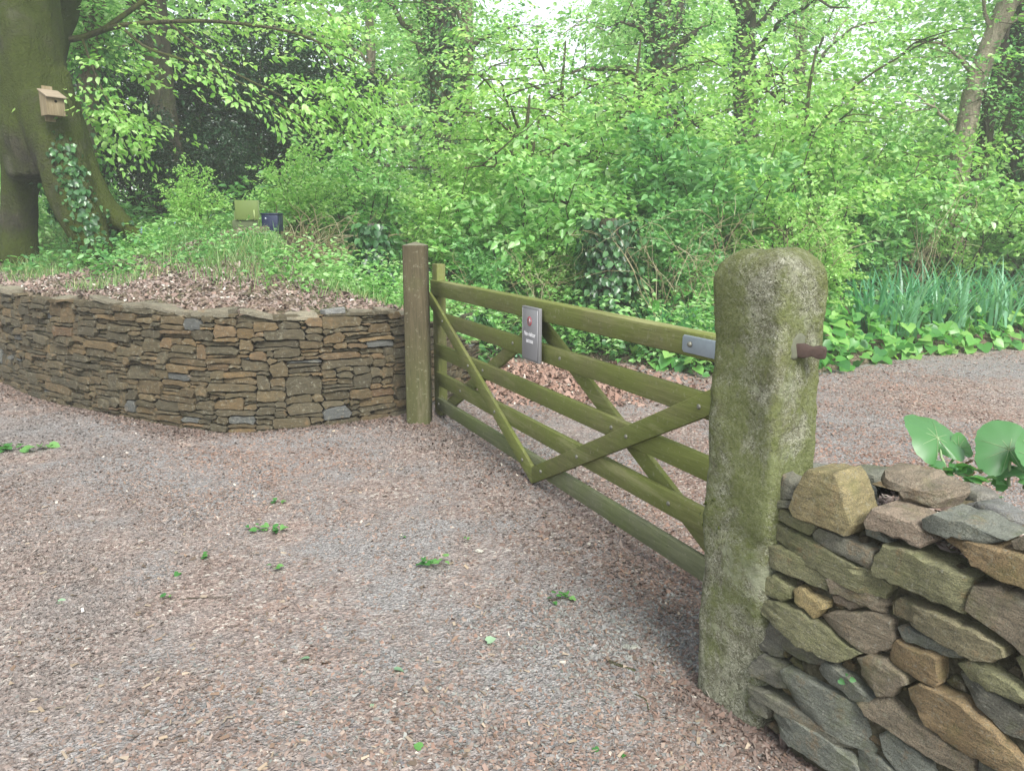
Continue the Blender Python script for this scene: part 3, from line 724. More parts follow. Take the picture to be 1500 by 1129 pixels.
# rubble lying on the top
n = 5200; ss = r.uniform(.2, 1.5, n); dd = r.uniform(-.40, -.10, n)
P = PB + ss[:, None] * U + dd[:, None] * NH
co = chips('wall_top_rubble', P[:, 0], P[:, 1], np.full(n, .758) + .014 * r.random(n), r.gamma(3, .0035, n) + .003, chipcols(n, 68, .0, .08) * 1.15, 67, .4, 'crumbly pinkish rubble on top of the near wall')
co.parent = rwall
for k in ('label', 'category'):
    if k in co: del co[k]
CAPS = [((.17,.18,.165), .815, .05, [(230,420),(270,402),(500,405),(590,455),(520,470),(350,500),(250,450)]),
 ((.14,.145,.12), .80, .055, [(570,430),(620,408),(820,440),(780,470),(720,490),(600,460)]),
 ((.17,.165,.15), .80, .05, [(1130,530),(1250,518),(1400,575),(1380,592),(1250,592)]),
 ((.165,.17,.17), .815, .045, [(1200,600),(1330,585),(1500,650),(1570,700),(1440,695),(1280,640)]),
 (drk, .79, .05, [(980,465),(1050,470),(1090,505),(1070,530),(1010,512)]),
 ((.16,.165,.15), .81, .05, [(560,475),(640,490),(730,530),(740,590),(700,640),(640,600),(580,560)])]
for col, z, t_, poly in CAPS:
    mb = MB(); P = [gz(1080 + a / 3.571, 560 + b / 3.571, z)[:2] for a, b in poly]
    slab(mb, P, t_, col, r, z, (r.normal(0, .03), r.normal(0, .03)), .005, .009, .02, True)
    fixnormals(mb.build('coping_stone', STONE_N, rwall, 'col'), 40)
mb = MB()
P = [sz_of(1080 + a / 3.571, 560 + b / 3.571, .13) for a, b in [(720,500),(760,455),(850,455),(1000,510),(1115,560),(1125,610),(1080,660),(900,670),(850,610),(830,560),(740,530)]]
fb = lambda S, Z, Dp: fr(S, Z, np.asarray(Dp) - .13)
stone(mb, P, fb, .04, .13, (.20, .165, .125), r, bev=.028, step=.022, amp=.012, fine=True)
fixnormals(mb.build('coping_stone', STONE_N, rwall, 'col'), 40)

# ------------------------------------------------------------------ granite gatepost
gp = thing('stone_gatepost', (.630, 2.38, 0), 'thick mossy granite gatepost with rounded top beside the gate', 'gatepost')
W_, D_ = .276, .216
zs = np.concatenate([np.linspace(-.08, 1.365, 92), 1.365 + .125 * np.sin(np.linspace(0, 1, 26)[1:] * math.pi / 2)])
na = 84; V = []
for z in zs:
    t = min(1, max(0, (z - 1.365) / .125)); k = max(2e-3, (1 - t ** 3.0)) ** (1 / 3.0)
    fl = 1 + .06 * math.exp(-max(z, 0) / .12) - .012 * (z / 1.4)
    a = np.arange(na) / na * 2 * math.pi; e = 2 / (9 if t <= 0 else 9 - 5.5 * t)
    cx = np.sign(np.cos(a)) * np.abs(np.cos(a)) ** e * W_ / 2 * fl * k; cy = np.sign(np.sin(a)) * np.abs(np.sin(a)) ** e * D_ / 2 * fl * k
    V.append(np.stack([cx + W_ / 2 - .009 * z, cy + D_ / 2 - .0144 * z, np.full(na, z)], -1))
V = np.array(V)
lc = V - np.array([W_ / 2, D_ / 2, 0]); lc[..., 2] = 0
g1, g2, g3 = Noise(71, f=5), Noise(72, f=17), Noise(73, f=46)
dis = .0075 * g1(V) + .0042 * g2(V) + .0024 * g3(V)
V = V + nrm(lc) * dis[..., None]; V[..., 2] += np.where(V[..., 2] > 1.4, .006 * g2(V), 0)
nz_ = len(zs); i, j = np.meshgrid(np.arange(nz_ - 1), np.arange(na), indexing='ij'); j2 = (j + 1) % na
Fq = np.stack([i * na + j, i * na + j2, (i + 1) * na + j2, (i + 1) * na + j], -1).reshape(-1, 4)
top = np.array([[(nz_ - 1) * na + q for q in range(na)]])
# local x along U, local y = -NH (away)
gp.rotation_euler = (0, 0, math.atan2(U[1], U[0]))
mk('shaft', V.reshape(-1, 3), [Fq, top], GRANITE, gp, None, True)
# moss cushion
mb = MB(); rr = np.random.default_rng(74)
for _ in range(220):
    x, z = rr.normal(.045, .018), rr.normal(.62, .035); s_ = rr.uniform(.003, .007)
    P = np.array([[x, -.004, z]]) + rr.normal(0, 1, (6, 3)) * s_
    mb.add(P, np.array([[0, 1, 2], [0, 2, 3], [0, 3, 4], [1, 4, 5]]))
mb.build('moss_cushion', MOSS, gp)
# old iron bar let into the right face with a lead patch
px0 = W_ * .985
def bowtie():
    prof = [(-.03, .016, .02), (.002, .017, .021), (.018, .018, .021), (.042, .013, .014), (.062, .017, .019), (.082, .019, .017), (.087, .015, .013)]
    V = []
    for x, hy, hz in prof:
        V += [(x, -hy, -hz), (x, hy, -hz), (x, hy, hz), (x, -hy, hz)]
    m = len(prof); Fs = []
    for i in range(m - 1):
        for k in range(4): Fs.append((i * 4 + k, i * 4 + (k + 1) % 4, (i + 1) * 4 + (k + 1) % 4, (i + 1) * 4 + k))
    Fs += [(3, 2, 1, 0), ((m - 1) * 4, (m - 1) * 4 + 1, (m - 1) * 4 + 2, (m - 1) * 4 + 3)]
    return np.array(V), np.array(Fs)
V, Fq = bowtie()
ib = mk('iron_bar', V, Fq, IRON, gp); ib.scale = (.86, .95, .95); ib.location = (px0 - .010, D_ * .40 - .017, 1.20); ib.rotation_euler = (0, R(4), R(38)); bevel(ib, .003)
mb = MB()
stone(mb, [(.045, 1.178), (.07, 1.172), (.11, 1.18), (.118, 1.21), (.112, 1.25), (.09, 1.258), (.055, 1.236), (.046, 1.205)], lambda S, Z, Dp: np.stack([px0 - .019 + np.asarray(Dp), np.asarray(S) - .017, Z], -1), .012, .03, (.16, .165, .12), rr, bev=.007, step=.012, amp=.003, fine=True)
fixnormals(mb.build('lead_patch', LEAD, gp, 'col'), 60)

# ------------------------------------------------------------------ timber gatepost
tp = thing('timber_gatepost', (-.745, 6.02, 0), 'square weathered timber gatepost at the end of the curved wall', 'gatepost', None, R(-4))
w = .088
tv = [(-w, -w), (w, -w), (w, w), (-w, w)]; ch = .012
oc = [(-w + ch, -w), (w - ch, -w), (w, -w + ch), (w, w - ch), (w - ch, w), (-w + ch, w), (-w, w - ch), (-w, -w + ch)]
zz = [-.2, .5, 1.0, 1.405]; V = []
for z in zz: V += [(x * (1.03 - .03 * z), y * (1.03 - .03 * z), z) for x, y in oc]
k = len(V); V.append((0, 0, 1.43))
Fs = [(i * 8 + j, i * 8 + (j + 1) % 8, (i + 1) * 8 + (j + 1) % 8, (i + 1) * 8 + j) for i in range(3) for j in range(8)]
mk('shaft', V[:32], [np.array(Fs)], WP, tp)
cp = oc; V = [(x * .985, y * .985, 1.4051) for x, y in oc] + [(0, 0, 1.432)]
mk('weathered_cap', V, [np.array([(j, (j + 1) % 8, 8) for j in range(8)])], wood_mat('post cap grey', (.10, .09, .07), (.18, .165, .13), (.10, .11, .05), .3, 0), tp)

# ------------------------------------------------------------------ five-bar gate
g0 = gz(640, 612); dv = ray(228, 330); ang = math.atan2(-dv[1], -dv[0])
gate = thing('field_gate', tuple(g0), 'green stained wooden five-bar gate standing closed across the path', 'gate', None, ang)
# local x: from the timber post towards the granite post; camera side is +y or -y?
ex = np.array([math.cos(ang), math.sin(ang), 0]); ey = np.array([-ex[1], ex[0], 0])
SG = 1 if np.dot(O3 - g0, ey) > 0 else -1       # camera side sign
def gy(a, b): return (min(SG * a, SG * b), max(SG * a, SG * b))   # a,b: towards camera positive
LG_ = 3.78
y0, y1 = gy(-.085, -.012); box('hanging_stile', (-.085, .035, y0, y1, .025, 1.255), WG_Z, gate, .006)
y0, y1 = gy(-.085, -.012); box('latch_stile', (LG_ - .09, LG_, y0, y1, .04, 1.16), WG_Z, gate, .006)
y0, y1 = gy(-.065, .010); prism('top_rail', [(-.075, 1.008), (LG_, 1.02), (LG_, 1.122), (2.0, 1.128), (-.075, 1.128)], y0, y1, WG_X, gate, .006)
for za, zb, m in ((.777, .882, WG_X), (.516, .622, WG_X), (.285, .392, WG_X), (.078, .178, WG_LOW)):
    y0, y1 = gy(-.034, 0); prism('rail', [(.006, za), (LG_ - .01, za + random.uniform(-.004, .004)), (LG_ - .01, zb + random.uniform(-.004, .004)), (.006, zb)], y0, y1, m, gate, .003)
VX = 1.845
def brace(x0, z0, x1, z1, vw, ya, yb, mat):
    a, b = gy(ya, yb)
    return prism('brace', [(x0, z0), (x1, z1), (x1, z1 + vw), (x0, z0 + vw)], a, b, mat, gate, .003)
brace(-.055, .925, VX - .001, .012, .108, .0015, .026, WG_X)
brace(VX + .001, .012, LG_ - .06, .93, .108, .0015, .026, WG_X)
brace(.06, .03, VX - .04, .93, .10, -.062, -.0355, WG_X)
brace(VX - .02, .93, LG_ - .08, .05, .10, -.062, -.0355, WG_X)
def bolt(x, z, y, rad=.011):
    m = MB(); p0 = np.array([x, SG * y, z]); nn = np.array([0, SG, 0])
    addtube(m, [p0 - nn * .004, p0 + nn * .003, p0 + nn * .0055, p0 + nn * .007], [rad, rad, rad * .8, rad * .3], 10)
    return m.build('bolt', BOLT, gate, None, True)
for z in (.83, .57, .338, .128):
    t = (.925 + .054 - z) / (.925 - .012); bolt(-.055 + t * (VX + .055), z, .027)
    t2 = (z - .012 - .054) / (.918); bolt(VX + t2 * (LG_ - .06 - VX), z, .027)
for z in (.83, .57, .338):
    t = (z - .08) / .9; bolt(.06 + t * (VX - .10), z, .0005)
    t = (.98 - z) / .88; bolt(VX - .02 + t * (LG_ - .06 - VX), z, .0005)
bolt(.06, .13, .0005)
a, b = gy(.0105, .0155)
lp = prism('latch_plate', [(3.27, 1.035), (3.26, 1.045), (3.26, 1.098), (3.27, 1.108), (LG_ + .03, 1.108), (LG_ + .03, 1.035)], a, b, GALV, gate, .0015)
m = MB(); p0 = np.array([3.315, SG * .0157, 1.073]); nn = np.array([0, SG, 0]); addtube(m, [p0, p0 + nn * .006, p0 + nn * .011, p0 + nn * .013], [.012, .012, .008, .003], 12)
o = m.build('rivet', BOLT, lp, None, True)
# hinges
for z in (1.07, .128):
    m = MB(); addtube(m, [(-.10, SG * -.03, z), (-.02, SG * -.03, z)], [.012, .012], 10); m.build('hinge', IRON, gate, None, True)

# ------------------------------------------------------------------ notice on the gate
sg = thing('notice_sign', tuple(g0 + ex * 1.868 + ey * SG * .029), 'grey rectangular notice reading No visitor access on the gate', 'sign', None, ang)
a, b = gy(0, .022); box('frame', (-.112, .112, a, b, .775, 1.092), SIGNF, sg, .004)
a, b = gy(.0225, .0245); box('panel', (-.098, .098, a, b, .789, 1.078), SIGNP, sg, .001)
a, b = gy(.0228, .0248)
for nm, dims in (('border_line', (-.1005, -.0985)), ('border_line', (.0985, .1005))):
    box(nm, (dims[0], dims[1], a, b, .787, 1.080), plain('sign line', (.33, .33, .34), .5), sg, 0)
def text(s, size, x, z, y, mat, parent, name='lettering'):
    cu = bpy.data.curves.new('t', 'FONT'); cu.body = s; cu.size = size; cu.align_x = 'CENTER'; cu.extrude = .0004; cu.offset = .0006
    o = bpy.data.objects.new('t', cu); COL.objects.link(o)
    dg = bpy.context.evaluated_depsgraph_get(); me = bpy.data.meshes.new_from_object(o.evaluated_get(dg)); bpy.data.objects.remove(o)
    me.materials.clear(); me.materials.append(mat)
    ob = link(name, me, parent); ob.location = (x, SG * y, z)
    ob.rotation_euler = (R(90), 0, 0) if SG < 0 else (R(90), 0, R(180))
    return ob
text('No visitor', .036, 0, .922, .0252, WHITE, sg); text('access', .036, 0, .884, .0252, WHITE, sg)
def ring(name, ro, ri, cx, cz, y, mat, parent, n=32):
    V = []; a = np.arange(n) / n * 6.28319
    for yy in (y, y + .0008):
        for rr_ in (ro, ri): V += [(cx + math.cos(t) * rr_, SG * yy, cz + math.sin(t) * rr_) for t in a]
    j = np.arange(n); k = (j + 1) % n
    Fs = np.vstack([np.stack([2 * n + j, 2 * n + k, 3 * n + k, 3 * n + j], -1), np.stack([j, k, 2 * n + k, 2 * n + j], -1)])
    return mk(name, V, Fs, mat, parent)
def disc(name, ro, cx, cz, y, mat, parent, n=32):
    m = MB(); nn = np.array([0, SG, 0]); p = np.array([cx, SG * y, cz]); addtube(m, [p, p + nn * .0006], [ro, ro], n); return m.build(name, mat, parent)
pic = disc('no_entry_symbol', .0245, 0, 1.010, .0246, WHITE, sg)
disc('symbol_ground', .0205, 0, 1.010, .0254, SIGNP, pic)
ring('red_ring', .027, .0215, 0, 1.010, .0262, REDP, pic)
# walking figure: head, body, legs, arm
disc('figure_head', .0038, -.001, 1.0245, .0262, WHITE, pic, 16)
mb = MB()
def bar(mb, x0, z0, x1, z1, w, y):
    d = nrm(np.array([x1 - x0, z1 - z0])); nn = np.array([-d[1], d[0]]) * w
    P = [(x0 + nn[0], z0 + nn[1]), (x1 + nn[0], z1 + nn[1]), (x1 - nn[0], z1 - nn[1]), (x0 - nn[0], z0 - nn[1])]
    V = [(p[0], SG * y, p[1]) for p in P] + [(p[0], SG * (y + .0005), p[1]) for p in P]
    mb.add(np.array(V), BOXF)
for q in ((-.001, 1.020, 0, 1.008, .003), (0, 1.009, -.007, .995, .0022), (0, 1.009, .007, .996, .0022), (-.001, 1.018, .008, 1.010, .0016), (-.001, 1.018, -.008, 1.009, .0016)): bar(mb, *q, .0262)
mb.build('walking_figure', WHITE, pic)
mb = MB(); bar(mb, -.0165, 1.0265, .0165, .9935, .0022, .0270); mb.build('red_bar', REDP, pic)

# ------------------------------------------------------------------ leaves
def leaves(C, Dr, Nn, L, wr=.55, fold=.18, curl=.12, seed=0, lobes=False):
    """C,Dr,Nn (N,3), L (N,) -> V, quads, faces per leaf = 2"""
    Dr = nrm(Dr); Sd = nrm(np.cross(Dr, Nn)); Nn = np.cross(Sd, Dr); n = len(C)
    w = (L * wr * .5)[:, None]; L = L[:, None]
    V = np.zeros((n, 6, 3))
    V[:, 0] = C
    V[:, 1] = C + Dr * L * .30 + Sd * w + Nn * w * fold * 2
    V[:, 2] = C + Dr * L * .68 + Sd * w * .78 + Nn * (w * fold * 1.6 - L * curl * .4)
    V[:, 3] = C + Dr * L - Nn * L * curl
    V[:, 4] = C + Dr * L * .68 - Sd * w * .78 + Nn * (w * fold * 1.6 - L * curl * .4)
    V[:, 5] = C + Dr * L * .30 - Sd * w + Nn * w * fold * 2
    b = np.arange(n)[:, None, None] * 6
    Fq = (b + np.array([[0, 1, 2, 3], [0, 3, 4, 5]])[None]).reshape(-1, 4)
    return V.reshape(-1, 3), Fq
def heart(C, Dr, Nn, L, fold=.1, curl=.1):
    """broad heart-shaped leaf, 4 quads"""
    Dr = nrm(Dr); Sd = nrm(np.cross(Dr, Nn)); Nn = np.cross(Sd, Dr); n = len(C); l = L[:, None]
    pts = [(0, 0, 0), (-.16, .26, .6), (.12, .50, 1.3), (.52, .42, 1.0), (1.0, 0, -1.2), (.52, -.42, 1.0), (.12, -.50, 1.3), (-.16, -.26, .6), (.45, 0, 0)]
    V = np.zeros((n, 9, 3))
    for i, (a, b, c) in enumerate(pts): V[:, i] = C + Dr * l * a + Sd * l * b + Nn * l * c * (fold if c > 0 else curl)
    b = np.arange(n)[:, None, None] * 9
    return V.reshape(-1, 3), (b + np.array([[0, 1, 2, 8], [8, 2, 3, 4], [0, 8, 6, 7], [8, 4, 5, 6]])[None]).reshape(-1, 4)
def blades(C, Dr, L, W, bend, seed=0, seg=4):
    r = np.random.default_rng(seed); n = len(C); Dr = nrm(Dr)
    hz = Dr.copy(); hz[:, 2] = 0; hz = hz + r.normal(0, .05, (n, 3)) * np.array([1, 1, 0]); hz = nrm(hz); Sd = nrm(np.cross(hz, [0, 0, 1.0]))
    V = np.zeros((n, (seg + 1) * 2, 3)); P = C.copy(); dr = Dr.copy()
    for k in range(seg + 1):
        t = k / seg; w = (W * (1 - t ** 1.6) * .5 + .0006)[:, None]
        V[:, 2 * k] = P - Sd * w; V[:, 2 * k + 1] = P + Sd * w
        P = P + dr * (L / seg)[:, None]
        dr = nrm(dr + (hz * .5 + np.array([0, 0, -.75])) * (bend * (t + .25))[:, None])
    q = np.array([[2 * k, 2 * k + 1, 2 * k + 3, 2 * k + 2] for k in range(seg)])
    Fq = (np.arange(n)[:, None, None] * (seg + 1) * 2 + q[None]).reshape(-1, 4)
    return V.reshape(-1, 3), Fq
def lmesh(name, V, Fq, mat, parent, seed, per=2, bias=1.0, base=None):
    r = np.random.default_rng(seed); n = len(Fq) // per
    v = r.random(n) ** bias if base is None else np.clip(base + r.normal(0, .15, n), 0, 1)
    return mk(name, V, Fq, mat, parent, {'rnd': np.repeat(v, per)})
UP = np.array([0, 0, 1.0])
def sprays(C, O, Rr, m, L, seed, wr=.58, flat=.35, droop=.3):
    """flat twiggy sprays of leaves: C centres, O outward directions, Rr radii, m leaves each"""
    r = np.random.default_rng(seed); K = len(C); O = nrm(O)
    Sd = nrm(np.cross(O, UP + r.normal(0, .25, (K, 3)))); Nn = np.cross(Sd, O); Nn *= np.where(Nn[:, 2:3] < 0, -1, 1)
    t = r.random((K, m)) ** .8; b = r.uniform(-1, 1, (K, m)) * (.75 * (1 - t) + .22)
    P = C[:, None] + O[:, None] * ((t - .35) * 2 * Rr[:, None])[..., None] + Sd[:, None] * (b * Rr[:, None])[..., None]
    P = P + Nn[:, None] * (r.normal(0, .10, (K, m)) * Rr[:, None])[..., None]; P[..., 2] -= droop * t * t * Rr[:, None]
    dr = O[:, None] * r.uniform(.3, 1, (K, m))[..., None] + Sd[:, None] * (np.sign(b) * r.uniform(.3, 1.1, (K, m)))[..., None] + r.normal(0, .25, (K, m, 3)) - UP * .25
    nn = Nn[:, None] + r.normal(0, flat, (K, m, 3))
    n = K * m
    return leaves(P.reshape(n, 3), dr.reshape(n, 3), nn.reshape(n, 3), L * r.uniform(.65, 1.25, n), wr, seed=seed)

# ------------------------------------------------------------------ trees and bushes
def limb_pts(a, b, r, n=9, sag=.15):
    a, b = np.array(a), np.array(b); t = np.linspace(0, 1, n)[:, None]; L = np.linalg.norm(b - a)
    P = a + (b - a) * t; P[:, 2] += (np.sin(t[:, 0] * math.pi) * sag * L)
    w = np.cumsum(r.normal(0, .035 * L, (n, 3)), 0) * np.array([1, 1, .6]); w = w - w[0] - (w[-1] - w[0]) * t
    return P + w
def make_tree(name, base, label, trunk, rad, ends, leafmat, bark, seed, leafL=.075, per=26, spn=34, spread=.85, rs=(.28, .5), ivy=0, limb_r=.32, group='woodland trees behind the gate', start=(.35, .98), bias=1.0, ivymat=None):
    """trunk: points relative to the base; ends: limb end points relative to the base"""
    r = np.random.default_rng(seed)
    root = thing(name, tuple(base), label, 'tree', group)
    T = curve(trunk, 26); rd = np.interp(np.linspace(0, 1, 26), np.linspace(0, 1, len(rad)), rad)
    rd = rd * (1 + .55 * np.exp(-np.linspace(0, 1, 26) * 18)); T[0, 2] -= .3
    m = MB(); addtube(m, T, rd, 16, .10, seed); m.build('trunk', bark, root, None, True)
    Cs, Os = [], []
    for e in ends:
        f = r.uniform(*start); hh = T[0, 2] + (T[-1, 2] - T[0, 2]) * f
        if e[2] < hh + .2: f2 = np.clip((e[2] - .5 - T[0, 2]) / (T[-1, 2] - T[0, 2]), .12, .98); f = min(f, f2)
        k = int(f * 25); P = limb_pts(T[k], e, r); q = np.linspace(0, 1, 9)
        m = MB(); r0 = rd[k] * limb_r; addtube(m, P, r0 * (1 - q) ** .8 + .007, 7, .05, seed)
        for _ in range(5):                                                    # side twigs
            i = r.integers(3, 8); dd = nrm(r.normal(0, 1, 3) * [1, 1, .35]) * r.uniform(.5, 1.1)
            addtube(m, limb_pts(P[i], P[i] + dd, r, 5, .05), np.linspace(.012, .004, 5), 5)
        m.build('limb', bark, root, None, True)
        tt = r.random(spn) ** .55
        pos = np.stack([np.interp(tt, q, P[:, c]) for c in range(3)], -1) + r.normal(0, 1, (spn, 3)) * np.array([spread, spread, spread * .55]) * (.25 + .75 * tt[:, None])
        Cs.append(pos); Os.append(nrm((pos - T[k]) * [1, 1, .2]) + r.normal(0, .5, (spn, 3)) * [1, 1, .3])
    Cs, Os = np.vstack(Cs), np.vstack(Os)
    V, Fq = sprays(Cs, Os, r.uniform(*rs, len(Cs)), per, leafL, seed)
    lmesh('crown', V, Fq, leafmat, root, seed, 2, bias)
    if ivy: ivy_on(root, T, rd, ivy, seed, ivymat or LI)
    return root
def ivy_on(root, T, rd, n, seed, mat, z0=0.0, z1=1.0, L=.075, proud=.10):
    r = np.random.default_rng(seed + 5); k = r.uniform(z0, z1, n) * (len(T) - 1.01); i = k.astype(int); f = (k - i)[:, None]
    P = T[i] * (1 - f) + T[i + 1] * f; rr_ = rd[i]
    a = r.uniform(0, 6.28, n); o = np.stack([np.cos(a), np.sin(a), np.zeros(n)], -1)
    nz = Noise(seed, f=1.6)
    P = P + o * (rr_ + np.abs(r.normal(0, proud, n)) * (1 + .8 * nz(P)))[:, None]
    V, Fq = leaves(P, o * .5 - UP * .8 + r.normal(0, .4, (n, 3)), o + UP * .4 + r.normal(0, .35, (n, 3)), L * r.uniform(.6, 1.3, n), .85)
    return lmesh('ivy', V, Fq, mat, root, seed, 2, 1.2)
def make_bush(name, base, label, h, rad, mat, seed, nst=12, spn=16, per=22, leafL=.075, wr=.6, group='leafy shrubs behind the gate', cat='shrub', rs=(.16, .32), bias=1.0, rise=.6, stemmat=None):
    r = np.random.default_rng(seed); root = thing(name, tuple(base), label, cat, group)
    m = MB(); Cs, Os = [], []
    for _ in range(nst):
        a = r.uniform(0, 6.28); rr_ = rad * r.uniform(.2, 1) ; e = np.array([math.cos(a) * rr_, math.sin(a) * rr_, h * r.uniform(.45, 1) * (1 - .35 * (rr_ / rad) ** 2)])
        P = limb_pts((e[0] * .12, e[1] * .12, -.1), e, r, 8, .08); addtube(m, P, np.linspace(.018, .004, 8), 5)
        t = r.random(spn) ** .6; q = np.linspace(0, 1, 8); t = .18 + .86 * t
        pos = np.stack([np.interp(np.clip(t, 0, 1), q, P[:, c]) for c in range(3)], -1) + r.normal(0, .16, (spn, 3)) * rad * .8
        pos[:, 2] = np.maximum(pos[:, 2], .06)
        Cs.append(pos); Os.append(nrm(pos * [1, 1, .1] + r.normal(0, .5, (spn, 3))) + UP * r.uniform(-.2, rise, (spn, 1)))
    m.build('stems', stemmat or BARK_TWIG, root)
    Cs, Os = np.vstack(Cs), np.vstack(Os)
    V, Fq = sprays(Cs, Os, r.uniform(*rs, len(Cs)), per, leafL, seed, wr, .5)
    lmesh('foliage', V, Fq, mat, root, seed, 2, bias)
    return root
def dup(root, loc, rz, sc, label):
    c = root.copy(); COL.objects.link(c); c.location = loc; c.rotation_euler = (0, 0, rz); c.scale = (sc, sc, sc); c['label'] = label
    for ch in root.children:
        k = ch.copy(); COL.objects.link(k); k.parent = c
    return c
def gpt(x, y): return (x, y, th1(x, y))

#@@BEECH
bY = 9.5
beech = thing('beech_tree', gpt(-5.4, 9.5), 'big mossy old tree with flared buttress roots and a nest box', 'tree')
bb = np.array(beech.location)
def bt(x, y, Y=bY): return aty(x, y, Y) - bb
tubes = [([bt(32, -330), bt(35, -150), bt(40, 0), bt(46, 80), bt(53, 150), bt(58, 210), bt(62, 262)], [.26, .28, .30, .33, .38, .41, .34]),
 ([bt(44, 150, 9.6), bt(34, 220, 9.75), bt(28, 280, 9.8), bt(25, 340, 9.8), bt(22, 385, 9.8)], [.33, .26, .19, .19, .24]),
 ([bt(72, 150, 9.4), bt(88, 215, 9.25), bt(106, 280, 9.05), bt(130, 340, 8.9), bt(148, 385, 8.8)], [.32, .31, .25, .20, .17]),
 ([bt(72, 110, 9.5), bt(98, 190, 9.45), bt(122, 250, 9.35), bt(152, 302, 9.25), bt(190, 335, 9.1), bt(225, 362, 9.0)], [.22, .21, .17, .13, .10, .08]),
 ([bt(58, 130, 9.95), bt(78, 60, 10.1), bt(95, 10, 10.2), bt(112, -60, 10.3), bt(150, -220, 10.5)], [.16, .17, .16, .15, .13])]
m = MB()
for p, rd in tubes: addtube(m, curve(p, 24), np.interp(np.linspace(0, 1, 24), np.linspace(0, 1, len(rd)), rd), 20, .05, 3)
tmp = m.build('tmp', None)
md = tmp.modifiers.new('r', 'REMESH'); md.mode = 'VOXEL'; md.voxel_size = .028; md.use_smooth_shade = True
ms = tmp.modifiers.new('s', 'SMOOTH'); ms.factor = .5; ms.iterations = 14
dg = bpy.context.evaluated_depsgraph_get(); me = bpy.data.meshes.new_from_object(tmp.evaluated_get(dg)); bpy.data.objects.remove(tmp)
nv = len(me.vertices); co = np.zeros(nv * 3, dtype=np.float32); me.vertices.foreach_get('co', co); co = co.reshape(-1, 3)
no = np.zeros(nv * 3, dtype=np.float32); me.vertices.foreach_get('normal', no); no = no.reshape(-1, 3)
bn1, bn2 = Noise(81, f=2.2), Noise(82, f=9)
sv = co * np.array([1, 1, .35])
co = co + no * (.022 * bn1(sv) + .013 * bn2(sv) + .007 * Noise(87, f=14)(sv) + .004 * Noise(88, f=26)(sv))[:, None]
me.vertices.foreach_set('co', co.astype(np.float32).ravel()); me.update()
me.materials.clear(); me.materials.append(BARK_BEECH); me.name = 'trunk'
me.polygons.foreach_set('use_smooth', np.ones(len(me.polygons), dtype=bool))
link('trunk', me, beech)
# ivy on its buttresses, rooted on the bark surface
r = np.random.default_rng(83)
ip = []
for c, sx, n in (([bt(95, 205, 8.9), bt(100, 235, 8.9), bt(108, 265, 8.8), bt(118, 300, 8.75), bt(130, 340, 8.7), bt(150, 365, 8.7)], .09, 300), ([bt(75, 290, 9.2), bt(80, 330, 9.1)], .12, 130), ([bt(158, 330, 9.2), bt(170, 350, 9.1)], .12, 130)):
    cv = curve(c, 40); k = r.integers(0, 40, n); ip.append(cv[k] + r.normal(0, sx, (n, 3)))
ip = np.vstack(ip)
from mathutils.kdtree import KDTree
kd = KDTree(nv)
for i, c in enumerate(co): kd.insert(c, i)
kd.balance()
P, Nn = [], []
for p in ip:
    q, i, dd = kd.find(p); P.append(np.array(co[i]) + no[i] * r.uniform(.01, .06)); Nn.append(no[i])
P, Nn = np.array(P), np.array(Nn)
V, Fq = leaves(P, -UP + r.normal(0, .5, P.shape), Nn + r.normal(0, .35, P.shape), .065 * r.uniform(.6, 1.3, len(P)), .9)
lmesh('ivy', V, Fq, LI, beech, 84)
# the overhanging limbs with fresh leaves
LIMBS = [([(75, 60, 10), (120, 55, 10.2), (165, 40, 10.2), (230, 33, 10.2), (320, 32, 10.3), (430, 48, 10.3), (500, 80, 10.3), (580, 125, 10.4)], .045),
 ([(175, 38, 10.2), (215, 70, 10.1), (260, 85, 10.1), (300, 100, 10.0), (360, 125, 10), (420, 160, 9.9), (480, 190, 9.9)], .020),
 ([(250, 36, 10.2), (290, 70, 10.2), (340, 105, 10.1), (420, 145, 10.1), (470, 180, 10.0), (520, 205, 10)], .018),
 ([(465, 62, 10.3), (485, 90, 10.3), (500, 120, 10.2), (545, 170, 10.2)], .012),
 ([(120, 56, 10.2), (140, 110, 10.0), (165, 160, 9.9), (190, 200, 9.9)], .018),
 ([(150, 45, 10.2), (300, -60, 10.3), (450, -140, 10.4)], .035), ([(60, 40, 10), (-60, -80, 9.8), (-200, -160, 9.6)], .05)]
Cs, Os = [], []
for p, r0 in LIMBS:
    P = curve([aty(a, b, Y) - bb for a, b, Y in p], 22); m = MB(); addtube(m, P, np.linspace(r0, .005, 22), 7, .06, 4); m.build('limb', BARK_TWIG, beech, None, True)
    k = r.integers(6, 22, 17); Cs.append(P[k] + r.normal(0, 1, (17, 3)) * [.16, .25, .10] - UP * .05); d = np.gradient(P, axis=0)[k]; Os.append(nrm(d) + r.normal(0, .4, (17, 3)) * [1, 1, .3] - UP * .1)
for (a, b, Y, n) in ((440, 110, 10.2, 12), (420, 150, 10, 10), (180, 95, 10, 8), (150, 160, 10, 22), (175, 200, 9.9, 14), (240, 60, 10.4, 6), (520, 150, 10.3, 26), (600, 150, 10.5, 8), (330, 40, 10.6, 10), (480, 30, 10.6, 24), (560, 190, 10.3, 10)):
    Cs.append(aty(a, b, Y) - bb + r.normal(0, 1, (n, 3)) * [.30, .35, .16]); Os.append(r.normal(0, 1, (n, 3)) * [1, .6, .15] + [.5, 0, -.15])
V, Fq = sprays(np.vstack(Cs), np.vstack(Os), r.uniform(.15, .28, len(np.vstack(Cs))), 13, .085, 85, .6, .35)
lmesh('crown', V, Fq, LBY, beech, 86, 2, .9)

